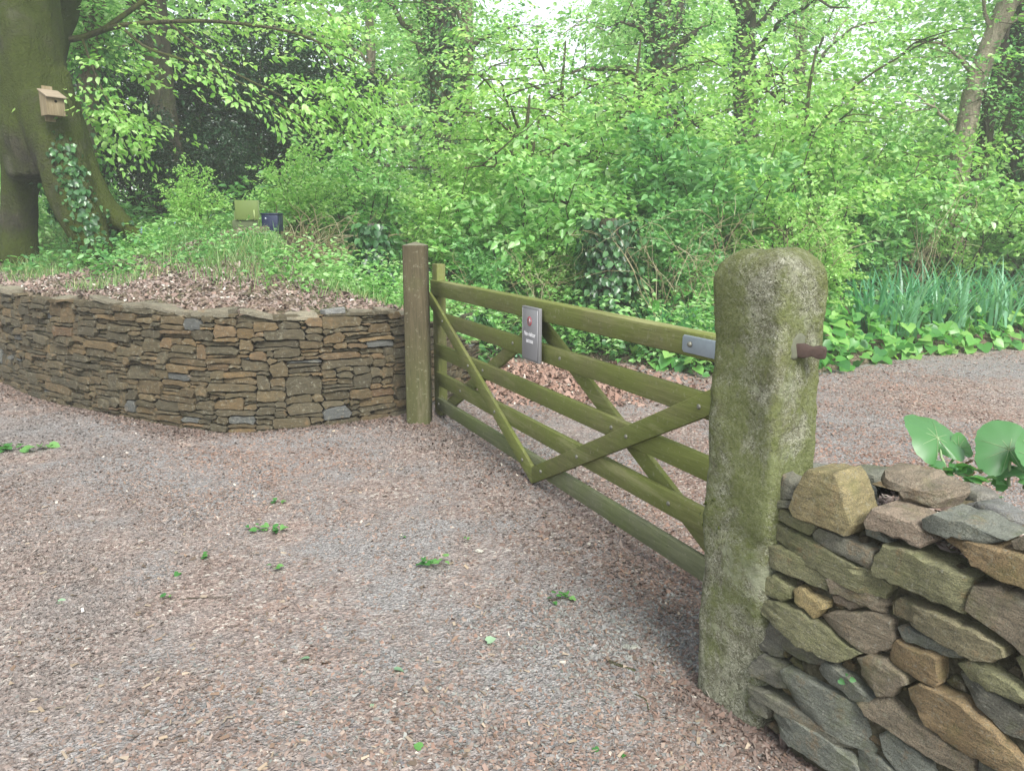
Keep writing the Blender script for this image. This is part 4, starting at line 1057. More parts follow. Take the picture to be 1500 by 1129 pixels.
#@@TREES
def rel(base, pts): return [aty(x, y, Y) - np.array(base) for x, y, Y in pts]
def rand_ends(r, n, zlo, zhi, rad, cx=0, cy=-1.0):
    a = r.uniform(0, 6.28, n); q = rad * np.sqrt(r.uniform(.15, 1, n))
    return np.stack([cx + np.cos(a) * q, cy + np.sin(a) * q * .8, r.uniform(zlo, zhi, n)], -1)
r = np.random.default_rng(91)
b = gpt(-6.35, 11.6); make_tree('ivy_clad_tree', b, 'slim ivy-clad tree just right of the mossy old tree', rel(b, [(118, 300, 11.6), (128, 150, 11.6), (138, 50, 11.6), (150, -60, 11.6), (160, -260, 11.6)]), [.16, .15, .13, .11, .06], rand_ends(r, 9, 2.0, 5.2, 1.5, .3), LB, BARK_GREY, 101, .08, 24, 22, .5, ivy=1500, limb_r=.35, ivymat=LM)
b = gpt(-6.2, 14.2); make_tree('straight_tree', b, 'straight bare trunk rising in front of the dark hollies', rel(b, [(258, 300, 14.2), (243, 180, 14.2), (230, 60, 14.2), (225, -60, 14.2), (222, -300, 14.2)]), [.27, .22, .20, .19, .10], rand_ends(r, 12, 4.2, 8, 3.0), LB, BARK_DARK, 102, .09, 22, 30, .8, ivy=260, limb_r=.35, start=(.7, .98))
b = gpt(-1.5, 15.6); make_tree('ivy_clad_tree', b, 'dark ivy-smothered twin-limbed tree above the timber post', rel(b, [(655, 330, 15.6), (650, 200, 15.6), (645, 110, 15.6), (640, 0, 15.6), (630, -220, 15.6)]), [.30, .24, .22, .20, .10], np.vstack([rel(b, [(515, -20, 15.3), (560, -140, 15.2), (760, 40, 15.4), (560, 190, 14.6), (720, 230, 14.4), (600, 60, 15)]), rand_ends(r, 6, 3.4, 7, 2.6, 0, 1.4)]), LB, BARK_DARK, 103, .085, 24, 34, .6, ivy=2400, limb_r=.3)
b = gpt(-.95, 16.6); make_tree('slender_tree', b, 'slender dark trunk close behind the ivy-smothered tree', rel(b, [(690, 300, 16.6), (682, 160, 16.6), (684, 60, 16.6), (680, -220, 16.6)]), [.15, .13, .12, .07], rand_ends(r, 7, 3.5, 7.5, 2.2), LB, BARK_GREY, 104, .085, 24, 28, .7, limb_r=.3, start=(.6, .98))
b = gpt(3.0, 14.8); make_tree('ivy_clad_tree', b, 'ivy-clad trunk rising above the shrubs behind the gate middle', rel(b, [(985, 300, 14.8), (975, 180, 14.8), (970, 60, 14.8), (965, -60, 14.8), (960, -260, 14.8)]), [.26, .24, .22, .19, .1], np.vstack([rel(b, [(820, 110, 14.2), (1050, 30, 14.6), (900, 30, 14.2), (860, 190, 13.6)]), rand_ends(r, 7, 3.2, 7, 2.6, 0, 1.4)]), LB, BARK_DARK, 105, .085, 24, 34, .65, ivy=2600, limb_r=.35)
b = gpt(5.2, 17.2); make_tree('bare_limbed_tree', b, 'grey tree with a crooked bare limb above the granite post', rel(b, [(1095, 300, 17.2), (1092, 150, 17.2), (1090, 60, 17.2), (1100, -60, 17.2), (1110, -260, 17.2)]), [.26, .24, .21, .18, .1], np.vstack([rel(b, [(1185, 108, 16.6)]), rand_ends(r, 8, 3.6, 7.5, 2.8)]), LB, BARK_DARK, 106, .085, 22, 26, .7, ivy=500, limb_r=.3, start=(.5, .95))
b = gpt(6.95, 12.4); make_tree('leaning_tree', b, 'smooth grey leaning trunk on the far right of the wood', rel(b, [(1388, 350, 12.4), (1408, 230, 12.4), (1430, 120, 12.4), (1470, 20, 12.4), (1510, -90, 12.4), (1560, -300, 12.4)]), [.145, .15, .14, .135, .12, .06], np.vstack([rel(b, [(1345, 150, 12), (1340, 60, 12.2)]), rand_ends(r, 7, 3.6, 7, 2.2, .8)]), LB, BARK_PALE, 107, .08, 24, 26, .6, limb_r=.2, start=(.45, .98))
b = gpt(7.05, 12.9); make_tree('short_leaning_tree', b, 'darker leaning stem crossing behind the smooth leaning trunk', rel(b, [(1392, 350, 12.9), (1412, 290, 12.9), (1436, 230, 12.9), (1450, 160, 12.9), (1475, 40, 12.9)]), [.17, .16, .14, .11, .05], rand_ends(r, 5, 2.2, 4.5, 1.2, .6), LM, BARK_DARK, 108, .07, 22, 18, .5, limb_r=.3)
b = gpt(9.2, 13.6); make_tree('ivy_clad_tree', b, 'dark ivy-covered trunk at the right edge of the wood', rel(b, [(1500, 330, 13.6), (1500, 200, 13.6), (1494, 80, 13.6), (1490, -80, 13.6), (1490, -260, 13.6)]), [.30, .28, .25, .2, .1], rand_ends(r, 8, 3.5, 7, 2.4), LM, BARK_DARK, 109, .085, 22, 26, .7, ivy=2600, limb_r=.35)
FT = [(-9.5, 17, 'pale green tree beyond the mossy old tree, at the left edge'), (-4.0, 22, 'tall leafy tree behind the dark hollies'), (-2.4, 24, 'leafy tree far behind the timber gatepost'),
      (7.8, 22.5, 'leafy tree beyond the grey limbed tree'), (11.5, 17.5, 'leafy tree beyond the right edge trunk'), (4.2, 24.5, 'distant leafy tree between the ivy-clad trunk and the grey tree')]
for k, (x, y, lab) in enumerate(FT):
    b = gpt(x, y)
    make_tree('broadleaf_tree', b, lab, [(0, 0, 0), (.1, 0, 2), (.2, .1, 4.5), (.1, 0, 7), (0, 0, 9)], [.16, .14, .12, .09, .05], rand_ends(r, 16, 1.0, 8.6, 3.6), LFAR if k % 2 else LBY, BARK_GREY, 120 + k, .10, 24, 30, .85, limb_r=.3, ivy=300)
# dark hollies
HB = [(-6.9, 15.2, 1.0), (-5.6, 15.6, 1.08), (-4.5, 15.0, 1.0), (-7.9, 14.6, .95), (-3.5, 15.4, .9), (-5.9, 13.6, .55), (-4.6, 13.4, .45)]
HL = ['tallest dark holly behind the straight bare trunk', 'dark holly in the middle of the evergreen screen', 'dark holly right of the middle of the evergreen screen', 'dark holly at the left end of the evergreen screen', 'dark holly at the right end of the evergreen screen', 'low dark holly at the foot of the straight trunk', 'smallest dark holly in front of the evergreen screen']
def hol(seed): return make_bush('holly', gpt(*HB[0][:2]), HL[0], 4.0, 1.25, LD, seed, 22, 26, 26, .08, .5, 'dark hollies at the back of the bank', 'evergreen shrub', (.16, .34), 1.6)
h0 = hol(140)
for k in range(1, len(HB)): dup(h0, gpt(*HB[k][:2]), k * 1.7, HB[k][2], HL[k])

#@@BUSHES
v0 = make_bush('hazel_bush', gpt(.3, 10.6), 'broad bright hazel behind the middle of the gate', 2.6, 1.3, LB, 150, 16, 17, 17, .11)
v1 = make_bush('laurel_bush', gpt(2.5, 10.7), 'glossy broad-leaved bush left of the granite post top', 2.5, 1.25, LM, 151, 16, 17, 16, .13, .48, bias=.7, rise=1.1)
v2 = make_bush('elm_bush', gpt(4.1, 11.2), 'fine-leaved bright bush above the granite post', 2.7, 1.4, LBY, 152, 18, 18, 19, .088)
BS = [(v2, -.7, 11.2, .72, 'bright bush right behind the timber gatepost'), (v0, 1.1, 12.2, 1.05, 'tall hazel in the second row behind the gate'), (v0, 5.5, 12.0, 1.0, 'bright hazel above the strap-leaved clumps'),
      (v2, 6.9, 12.2, .9, 'fine-leaved bush at the foot of the leaning trunk'), (v0, 8.6, 12.2, 1.0, 'hazel at the far right edge'), (v0, 3.6, 13.0, .9, 'hazel at the foot of the ivy-clad trunk behind the gate'),
      (v2, -.4, 13.4, .8, 'bright bush below the dark twin-limbed tree'), (v0, -2.5, 13.2, .85, 'hazel at the right end of the evergreen screen'), (v2, 5.6, 13.6, 1.2, 'tall fine-leaved bush under the grey limbed tree'),
      (v1, 1.95, 10.0, .62, 'low glossy bush just behind the gate middle'), (v2, 3.6, 9.6, .6, 'low fine-leaved bush beside the granite post'), (v0, -7.6, 11.2, .7, 'hazel behind the mossy old tree'), (v2, -3.2, 12.0, .6, 'low bright bush behind the green board'),
      (v0, 8.0, 14.2, 1.2, 'hazel behind the leaning trunks'), (v1, 5.2, 11.3, .6, 'low glossy bush behind the right strap-leaved clumps'), (v2, .45, 10.1, .5, 'small bright bush over the rear edge of the mulch'), (v1, -.3, 9.9, .5, 'small glossy bush right of the timber gatepost'), (v2, -3.95, 9.9, .34, 'small bright bush left of the green board'), (v0, 10.3, 12.9, 1.0, 'hazel outside the right edge of the picture, nearer the path'), (v2, 12.4, 14.0, 1.2, 'fine-leaved bush outside the right edge of the picture'), (v0, 11.8, 16.2, 1.3, 'hazel deep in the wood outside the right edge'), (v0, -9.8, 11.8, .9, 'hazel outside the left edge of the picture')]
for k, (v, x, y, s_, lab) in enumerate(BS): dup(v, gpt(x, y), k * 2.3 + .4, s_, lab)

for k, (x, y, hh, lab) in enumerate([(.25, 11.4, 2.6, 'young tree with layered yellow-green branches above the gate notice'), (2.0, 12.8, 3.3, 'young tree with layered branches above the ivy-covered stump'), (4.7, 12.7, 3.4, 'young tree with layered branches between granite post and leaning trunk'), (.9, 13.8, 3.4, 'short young tree with layered branches in the middle of the wood')]):
    q = rand_ends(r, 11, .9, hh, 1.9, 0, -.3)
    make_tree('young_tree', gpt(x, y), lab, [(0, 0, 0), (.08, 0, hh * .35), (-.05, .05, hh * .7), (0, 0, hh)], [.06, .05, .035, .015], q, LBY, BARK_TWIG, 230 + k, .095, 16, 20, .42, (.22, .4), 0, .45, 'young trees with layered branches', (.15, .95))
# ivy-covered stumps and posts
def ivy_column(base, label, h, rad, n, seed, mat=LI):
    root = thing('ivy_covered_stump', tuple(base), label, 'ivy stump', 'ivy-covered stumps'); m = MB()
    T = curve([(0, 0, -.1), (.03, 0, h * .5), (0, .02, h * .92)], 12); rd = np.linspace(rad * .55, rad * .3, 12)
    addtube(m, T, rd, 10, .1, seed); m.build('stump', BARK_DARK, root, None, True)
    rd2 = rad * (.75 + .35 * np.sin(np.linspace(.4, 3.0, 12))); ivy_on(root, T, rd2 * .6, n, seed, mat, 0, 1, .085, rad * .45)
    return root
ivy_column(gpt(1.15, 9.35), 'tall dark ivy-covered stump behind the gate middle', 1.6, .34, 2000, 161)
ivy_column(gpt(-1.65, 9.2), 'slim ivy-covered stump left of the timber post top', 1.3, .16, 800, 162)
ivy_column(gpt(-2.25, 8.9), 'squat ivy-covered stump right of the navy box', .55, .24, 480, 163)
ivy_column(gpt(-.52, 8.75), 'low ivy-covered stump just behind the gate hinge stile', .48, .24, 420, 164)

# ------------------------------------------------------------------ undergrowth
def scatter(n, x0, x1, y0, y1, seed, f):
    r = np.random.default_rng(seed); x = r.uniform(x0, x1, n); y = r.uniform(y0, y1, n); d, st, sl = bdist(x, y)
    k = f(x, y, d, r); return x[k], y[k], d[k], r
cl = Noise(170, f=1.3)
clump = lambda x, y: cl(np.stack([x, y, 0 * x], -1))
# grass on the bank
x, y, d, r = scatter(62000, -8, .2, 6.0, 13, 171, lambda x, y, d, r: (d > .3) & ~((np.abs(x + 3.1) < .55) & (y > 8.3) & (y < 9.95)) & (clump(x, y) + .7 * d - 1.55 + .2 * (x < -3.6) > r.normal(0, .35, len(x))) & (r.random(len(x)) < .8))
n = len(x); P = np.stack([x, y, th(x, y) - .01], -1); a = r.uniform(0, 6.28, n)
V, Fq = blades(P, np.stack([np.cos(a) * .45, np.sin(a) * .45, np.ones(n)], -1), r.uniform(.07, .28, n) * np.clip(.5 + .35 * d, .4, 1.15), r.uniform(.004, .008, n), r.uniform(.15, .6, n), 172)
tag(lmesh('grass', V, Fq, GR, None, 173, 4, 1.0), 'long tufty grass growing on the bank behind the curved wall', 'grass', None, 'stuff')
# leafy weeds on the bank and along the wood edge
def weeds(name, n, box_, f, mat, seed, label, hr=(.15, .5), L=.06, per=14, dry=0):
    x, y, d, r = scatter(n, *box_, seed, f); n = len(x); z = th(x, y); h = r.uniform(*hr, n)
    t = r.random((n, per)); lean = r.normal(0, .22, (n, 2)); sp = r.normal(0, .06, (n, per, 2))
    P = np.stack([x[:, None] + lean[:, :1] * t * h[:, None] + sp[..., 0], y[:, None] + lean[:, 1:] * t * h[:, None] + sp[..., 1], z[:, None] + t * h[:, None]], -1).reshape(-1, 3)
    m_ = n * per; a = r.uniform(0, 6.28, m_); dr = np.stack([np.cos(a), np.sin(a), r.normal(-.1, .3, m_)], -1); nn = UP + r.normal(0, .45, (m_, 3))
    V, Fq = leaves(P, dr, nn, L * r.uniform(.5, 1.35, m_), .55)
    return tag(lmesh(name, V, Fq, mat, None, seed, 2), label, 'undergrowth', None, 'stuff')
weeds('bank_weeds', 3400, (-8, .1, 6.2, 13.5), lambda x, y, d, r: (d > .55) & ((x < -3.75) | (x > -2.1) | (y > 9.95) | (y < 7.2) | (r.random(len(x)) < .12)) & (clump(x + 9, y) + .75 * d - 1.9 > r.normal(0, .4, len(x))), LB, 175, 'nettles and leafy weeds growing over the bank', (.08, .36), .055)
weeds('bank_ivy', 2200, (-8, .1, 6.2, 13.5), lambda x, y, d, r: (d > .5) & ((x < -3.75) | (x > -2.1) | (y > 9.95) | (y < 7.2) | (r.random(len(x)) < .12)) & (clump(x - 4, y + 7) + .7 * d - 1.6 > r.normal(0, .4, len(x))), LM, 174, 'darker trailing leaves among the bank weeds', (.06, .3), .07)
weeds('low_bank_weeds', 560, (-3.8, -2.0, 7.3, 9.0), lambda x, y, d, r: (d > 1.3) & (clump(x + 3, y) > r.normal(-.3, .4, len(x))), LM, 182, 'low creeping weeds on the bank in front of the green board', (.02, .13), .04, 12)
weeds('tall_bank_weeds', 520, (-2.2, -.75, 8.1, 9.9), lambda x, y, d, r: (d > .5) & (np.hypot(x + 2.25, y - 8.9) > .35), LB, 183, 'tall leafy weeds on the bank left of the timber gatepost', (.3, .85), .06, 20)
weeds('wood_edge_weeds', 9000, (-.6, 11, 7.7, 13), lambda x, y, d, r: (d > np.where(x > 2.6, 2.3, .12)) & (r.random(len(x)) < .75), LB, 176, 'leafy weeds filling the wood edge behind the gate', (.1, .75), .075, 16)
weeds('shaded_undergrowth', 6000, (-14, 16, 12, 24), lambda x, y, d, r: d > 3, LM, 177, 'low green undergrowth deeper in the wood', (.2, .9), .13, 16)
# broad-leaved ground cover along the path edge
x, y, d, r = scatter(6500, .7, 11, 7.6, 12, 178, lambda x, y, d, r: (d > .0) & (d < np.where((x > 4.3) & (x < 8), .75, 1.7)) & (x > 1.2) & (r.random(len(x)) < np.where(x > 2.6, 1, .5)))
n = len(x); z = np.maximum(th(x, y), 0) + r.uniform(.04, .42, n) * np.clip(.4 + d * 1.0, 0, 1.2); a = r.uniform(0, 6.28, n)
V, Fq = heart(np.stack([x, y, z], -1), np.stack([np.cos(a) * .6, np.sin(a) * .6 - .35, r.normal(-.25, .25, n)], -1), UP * .9 + np.stack([0 * x, 0 * x - .35, 0 * x], -1) + r.normal(0, .35, (n, 3)), r.uniform(.07, .19, n))
tag(lmesh('ground_cover', V, Fq, LG, None, 179, 4), 'broad-leaved green ground cover along the far edge of the path', 'ground cover', None, 'stuff')
m = MB()
for i in range(0, n, 4):
    addtube(m, [(x[i] + .03, y[i] + .05, max(th1(x[i], y[i]), -.02)), (x[i], y[i], z[i])], [.004, .003], 4, cap=False)
o = m.build('ground_cover_stalks', DRY, None); tag(o, 'pale leaf stalks under the broad-leaved ground cover', 'ground cover', None, 'stuff')
# low leafy fringe seen under the gate
x, y, d, r = scatter(2600, -.4, 2.4, 7.4, 9.6, 180, lambda x, y, d, r: (d > .05) & (d < .7))
n = len(x); a = r.uniform(0, 6.28, n)
V, Fq = heart(np.stack([x, y, np.maximum(th(x, y), 0) + r.uniform(.02, .25, n)], -1), np.stack([np.cos(a), np.sin(a), r.normal(-.2, .3, n)], -1), UP + r.normal(0, .4, (n, 3)), r.uniform(.035, .09, n))
tag(lmesh('leafy_fringe', V, Fq, LI, None, 181, 4, .6), 'dark glossy leaves fringing the mulch behind the gate', 'ground cover', None, 'stuff')
# strap-leaved clumps
def strap(base, label, n, h, rad, seed):
    r = np.random.default_rng(seed); root = thing('strap_leaved_clump', tuple(base), label, 'plant', 'strap-leaved clumps in the wood edge')
    a = r.uniform(0, 6.28, n); q = rad * np.sqrt(r.random(n)); P = np.stack([np.cos(a) * q, np.sin(a) * q, np.full(n, -.03)], -1); b_ = r.uniform(0, 6.28, n); s_ = r.uniform(.1, .6, n)
    V, Fq = blades(P, np.stack([np.cos(b_) * s_, np.sin(b_) * s_, np.ones(n)], -1), h * r.uniform(.6, 1.2, n), r.uniform(.020, .042, n) * (h / .6) ** .5, r.uniform(.15, .8, n), seed, 5)
    lmesh('leaves', V, Fq, ST, root, seed, 5); return root
for k, (x, y, n, h, q, lab) in enumerate([(4.75, 9.75, 150, .92, .40, 'leftmost tall strap-leaved clump behind the ground cover'), (5.5, 10.15, 170, .98, .45, 'dense strap-leaved clump in the middle of the wood edge'), (6.35, 10.5, 150, .94, .45, 'strap-leaved clump under the leaning trunk'),
        (7.2, 10.8, 150, .92, .42, 'strap-leaved clump at the far right edge'), (1.95, 9.2, 160, .5, .42, 'grassy strap-leaved clump left of the granite post'), (2.5, 9.0, 140, .5, .4, 'strap-leaved clump partly hidden by the granite post'), (.15, 9.2, 90, .34, .3, 'short strap-leaved clump seen over the second gate rail'), (-.15, 8.7, 70, .3, .25, 'small strap-leaved clump beside the wall end')]):
    strap(gpt(x, y), lab, n, h, q, 190 + k)
# bluebells
x, y, d, r = scatter(70, -5.6, -.4, 8.6, 11, 200, lambda x, y, d, r: (d > .9) & (np.abs(x + 3.1) > .7)); n = len(x); m = MB()
for i in range(n):
    q = np.array([x[i], y[i], th1(x[i], y[i]) + r.uniform(.18, .32)])
    c = q + r.normal(0, .02, (7, 3)); V, Fq = leaves(c, -UP + r.normal(0, .5, (7, 3)), r.normal(0, 1, (7, 3)), np.full(7, .022), .7); m.add(V, Fq, np.full(14, r.random()))
tag(m.build('bluebells', BLUE, None, 'rnd'), 'scattered small blue flowers among the bank grass', 'flowers', None, 'stuff')
# heap of pale dead stems
r = np.random.default_rng(201); b = np.array(gpt(-2.75, 11.0)); root = thing('dead_stem_heap', tuple(b), 'heap of pale dead arching stems on the bank', 'stem heap')
m = MB()
for _ in range(150):
    a = r.uniform(-.3, 3.4); L = r.uniform(.5, 1.3); o_ = np.array([r.normal(0, .25), r.normal(0, .2), 0]); e = o_ + np.array([math.cos(a) * L * .8, r.normal(0, .25), abs(math.sin(a)) * L * .75 + .05])
    addtube(m, limb_pts(o_, e, r, 6, .22), np.linspace(.009, .004, 6), 4, val=r.random(), cap=False)
m.build('stems', DRY, root, 'rnd')
def arching(base, label, n, h, spread, seed, mat, rad=.006, name='bramble_stems'):
    r = np.random.default_rng(seed); root = thing(name, tuple(base), label, 'stems', 'bare arching stems among the shrubs'); m = MB()
    for _ in range(n):
        a = r.uniform(0, 6.28); o_ = np.array([r.normal(0, .25), r.normal(0, .2), -.05]); L = r.uniform(.5, 1) * spread
        e = o_ + np.array([math.cos(a) * L, math.sin(a) * L * .6 - .25, h * r.uniform(.35, 1)]); P = limb_pts(o_, e, r, 8, .16); addtube(m, P, np.linspace(rad, rad * .4, 8), 5, val=r.random(), cap=False)
        for _k in range(2):
            q = P[r.integers(3, 8)]; addtube(m, limb_pts(q, q + r.normal(0, .22, 3), r, 4, .1), [rad * .5, rad * .4, rad * .35, rad * .25], 4, val=r.random(), cap=False)
    m.build('stems', mat, root, 'rnd'); return root
arching(gpt(1.9, 9.5), 'tan bare stems arching left of the granite post', 40, 1.5, 1.0, 220, DRY)
arching(gpt(3.0, 9.4), 'pale bare stems arching just above the granite post', 34, 1.5, 1.1, 221, DRY)
arching(gpt(.35, 9.7), 'thin tan stems among the shrubs above the gate notice', 30, 1.2, .8, 222, DRY, .005)
arching(gpt(5.9, 11.3), 'pale stems standing behind the strap-leaved clumps', 22, 1.9, .7, 223, DRY, .007)
arching(gpt(-.9, 9.6), 'tan dead stems just right of the timber gatepost top', 34, .8, .8, 224, DRY, .005)
# far wood
r = np.random.default_rng(210); n = 130000
x = r.uniform(-34, 34, n); y = r.uniform(25, 40, n); fz = Noise(211, f=.32); z = 1.2 + r.random(n) ** .9 * 15
P = np.stack([x, y, z], -1); gx, gy_ = 750 + F * x / y, z
k = (fz(P) > -1.0 + .05 * (z - 7)) & ~((z > 5.8) & (x > -1.8) & (x < 3.4) & (r.random(n) < .93)) & ~((z > 5.5) & (x > 10) & (x < 17) & (r.random(n) < .8)) ; P = P[k]; n = len(P); a = r.uniform(0, 6.28, n)
V, Fq = leaves(P, np.stack([np.cos(a), np.sin(a), r.normal(-.2, .3, n)], -1), UP + r.normal(0, .5, (n, 3)), r.uniform(.22, .42, n), .6)
tag(lmesh('far_woodland', V, Fq, LFAR, None, 212, 2), 'hazy mass of far-off wood closing the view', 'woodland', None, 'stuff')

# ------------------------------------------------------------------ nest box
nb = aty(77, 153, 8.86)
box_t = thing('nest_box', tuple(nb), 'small wooden nest box with sloping roof fixed to the mossy trunk', 'nest box', None, R(52)); box_t.scale = (.9, .9, .92)
prism_side = [(-.10, -.135), (-.10, .155), (.085, .075), (.085, -.135)]          # in local y,z
def yz_prism(name, poly, x0, x1, mat, parent):
    n = len(poly); V = [(x0, -p[0], p[1]) for p in poly] + [(x1, -p[0], p[1]) for p in poly]; j = np.arange(n); k = (j + 1) % n
    o = mk(name, V, [np.stack([j, k, k + n, j + n], -1), np.array([j[::-1]]), np.array([j + n])], mat, parent); fixnormals(o, 30); bevel(o, .003); return o
for sx in (-1, 1): yz_prism('side_board', prism_side, sx * .095 - .009, sx * .095 + .009, WB, box_t)
box('front_board', (-.085, .085, -.084, -.066, -.135, .078), WB, box_t, .002)
box('back_board', (-.06, .06, .1005, .118, -.19, .215), WB, box_t, .003)
box('floor_board', (-.085, .085, -.066, .10, -.13, -.112), WB, box_t, .002)
yz_prism('roof', [(-.10, .158), (-.10, .176), (.125, .079), (.125, .061)], -.118, .118, WB2, box_t)
m = MB(); addtube(m, [(0.005, -.0835, .025), (.005, -.0862, .025)], [.016, .016], 18); m.build('entrance_hole', BLACK, box_t)

# ------------------------------------------------------------------ green board and navy box in the plants
gb = np.array(gpt(-3.28, 9.75)); sgn = thing('board_stand', tuple(gb), 'green painted board standing on two grey stakes in the plants', 'board', None, R(4))
h0_ = float(aty(360, 322, 9.75)[2] - gb[2])
box('panel', (-.14, .14, -.012, .012, h0_, h0_ + .235), GREENP, sgn, .004)
box('edge_strip', (.1405, .155, -.014, .014, h0_ - .01, h0_ + .235), GREENL, sgn, .003)
box('lower_board', (-.19, .12, .014, .034, h0_ - .13, h0_ - .004), plain('board olive dark', (.06, .08, .035), .7), sgn, .003)
for x_ in (-.15, .06): box('stake', (x_ - .018, x_ + .018, .036, .066, -.1, h0_ + .10), GREENL, sgn, .003)
box('label_strip', (.085, .10, -.0165, -.0125, h0_ - .01, h0_ + .12), plain('pale strip', (.20, .25, .10), .6), sgn, 0)
nb_ = np.array(gpt(-3.03, 9.95)); nbx = thing('plastic_crate', (nb_[0], nb_[1], float(aty(393, 332, 9.95)[2])), 'small navy blue plastic box beside the green board', 'box', None, R(-6))
box('shell', (-.105, .105, -.09, .09, -.06, .145), NAVY, nbx, .006); box('lid', (-.112, .112, -.097, .097, .1455, .165), NAVY, nbx, .005)
box('foot', (-.08, .08, -.06, .06, -.5, -.0605), plain('grey stake', (.10, .10, .08), .8), nbx, .004)
m = MB(); addtube(m, [(-.05, -.0905, .10), (-.05, -.0925, .10)], [.011, .011], 10); m.build('catch', plain('catch grey', (.35, .4, .45), .4), nbx)

# ------------------------------------------------------------------ butterbur plants on the near wall
def big_leaf(root, px, py, z, tilt, size, seed, stalk_to, cup=.18, mat=PALE, notch=True):
    r = np.random.default_rng(seed); c = gz(px, py, z) - np.array(root.location)
    n, m_ = 40, 7; V = []; a = np.linspace(0, 2 * math.pi, n, endpoint=False); N1 = Noise(seed, f=3)
    for k in range(m_):
        t = k / (m_ - 1)
        rr_ = size * t * (1 + .035 * np.sin(a * 3 + seed) * t + .018 * np.sin(a * 19) * t)
        nt = 1 - (.72 * np.exp(-(np.abs(a - math.pi) / .42) ** 2.2) + .10 * np.exp(-((np.abs(a - math.pi) - 1.75) / .35) ** 2)) * t ** .35 if notch else 1
        rr_ = rr_ * nt; x = rr_ * np.cos(a); y = rr_ * np.sin(a) * .92
        z_ = cup * size * t * t * (1 + .25 * np.sin(a * 3 + 1)) + .022 * size * np.sin(a * 9) * t ** 3 + .05 * size * np.sin(a * 2 + seed) * t ** 2 - .10 * size * np.exp(-((a - 3.14) / .3) ** 2) * t
        V.append(np.stack([x, y, z_], -1))
    V = np.array(V).reshape(-1, 3)
    Rm = np.array(Matrix.Rotation(tilt[2], 3, 'Z') @ Matrix.Rotation(tilt[0], 3, 'X') @ Matrix.Rotation(tilt[1], 3, 'Y') @ Matrix.Rotation(R(90), 3, 'Z')); V = V @ Rm.T + c
    i, j = np.meshgrid(np.arange(m_ - 1), np.arange(n), indexing='ij'); j2 = (j + 1) % n
    Fq = np.stack([i * n + j, i * n + j2, (i + 1) * n + j2, (i + 1) * n + j], -1).reshape(-1, 4)
    lf = mk('leaf', V, Fq, mat, root, {'rnd': np.full(len(Fq), r.random())}, True)
    mv = MB()
    for q in np.linspace(0, 2 * math.pi, 9)[:-1] + .3:
        pts = [np.array([t * size * .88 * math.cos(q), t * size * .8 * math.sin(q), cup * size * t * t * (1 + .25 * math.sin(q * 3 + 1)) + .0008]) @ Rm.T + c for t in (0, .3, .6, .9)]
        addtube(mv, pts, np.linspace(.0011, .0004, 4), 5, val=.3)
    mv.build('vein', leaf_vein, lf, 'rnd')
    ms_ = MB(); s0 = np.array(stalk_to) - np.array(root.location); addtube(ms_, limb_pts(s0, c, r, 7, .06), np.linspace(.005, .0035, 7), 7, val=.6); ms_.build('stalk', leaf_vein, root, 'rnd', True)
leaf_vein = leaf_mat('leaf vein pale', [(0, (.22, .32, .16)), (1, (.34, .42, .26))], .2, .5, .3)
def top_pt(px, py): return gz(px, py, .775)
p1 = thing('butterbur_plant', tuple(top_pt(1392, 700)), 'big round-leaved plant rooted in the near wall, nearer the post', 'plant', 'round-leaved plants on the near wall')
big_leaf(p1, 1373, 641, .895, (R(38), R(8), R(10)), .112, 301, top_pt(1386, 698), -.16)
big_leaf(p1, 1405, 655, .86, (R(50), R(30), R(-20)), .045, 302, top_pt(1392, 700), .2)
p2 = thing('butterbur_plant', tuple(top_pt(1476, 712)), 'big round-leaved plant rooted in the near wall, by the picture edge', 'plant', 'round-leaved plants on the near wall')
big_leaf(p2, 1478, 658, .89, (R(46), R(-8), R(-5)), .105, 303, top_pt(1478, 712), -.14)
big_leaf(p2, 1515, 668, .89, (R(50), R(-20), R(30)), .07, 304, top_pt(1500, 715), .2)
rr = np.random.default_rng(305)
for k, (px, py, n, z0, root) in enumerate(((1395, 700, 16, .785, p1), (1480, 705, 16, .785, p2), (1450, 716, 8, .785, p2))):
    c = gz(px, py, z0) - np.array(root.location); P = c + rr.normal(0, 1, (n, 3)) * [.03, .03, .012] + [0, 0, .02]
    a = rr.uniform(0, 6.28, n); V, Fq = heart(P, np.stack([np.cos(a), np.sin(a), rr.uniform(-.1, .6, n)], -1), UP + rr.normal(0, .4, (n, 3)), rr.uniform(.025, .05, n)); lmesh('young_leaves', V, Fq, PALE, root, 306 + k, 4)
n = 9; c = gz(1440, 690, .79) - np.array(p2.location); a = rr.uniform(0, 6.28, n)
V, Fq = heart(c + rr.normal(0, 1, (n, 3)) * [.035, .02, .015] + [0, 0, .015], np.stack([np.cos(a), np.sin(a), rr.normal(0, .5, n)], -1), UP + rr.normal(0, .7, (n, 3)), rr.uniform(.03, .055, n)); lmesh('withered_leaves', V, Fq, DEAD, p2, 310, 4)

wp = thing('wall_pennywort', tuple(fr([sz_of(1240, 988)[0]], [sz_of(1240, 988)[1]], [.012])[0]), 'two tiny round leaves growing from a joint in the near wall', 'plant')
P = np.array([fr([sz_of(px, py)[0]], [sz_of(px, py)[1]], [.024])[0] - np.array(wp.location) for px, py in ((1238, 991), (1254, 990), (1247, 984))]); nn_ = np.tile(NH * .8 + UP * .4, (3, 1)) + rr.normal(0, .15, (3, 3))
V, Fq = heart(P, np.array([[.4, -.5, -.3], [.6, -.4, -.1], [.3, -.6, .5]]), nn_, np.array([.018, .015, .009]), .15, .1); lmesh('leaves', V, Fq, PALE, wp, 311, 4)
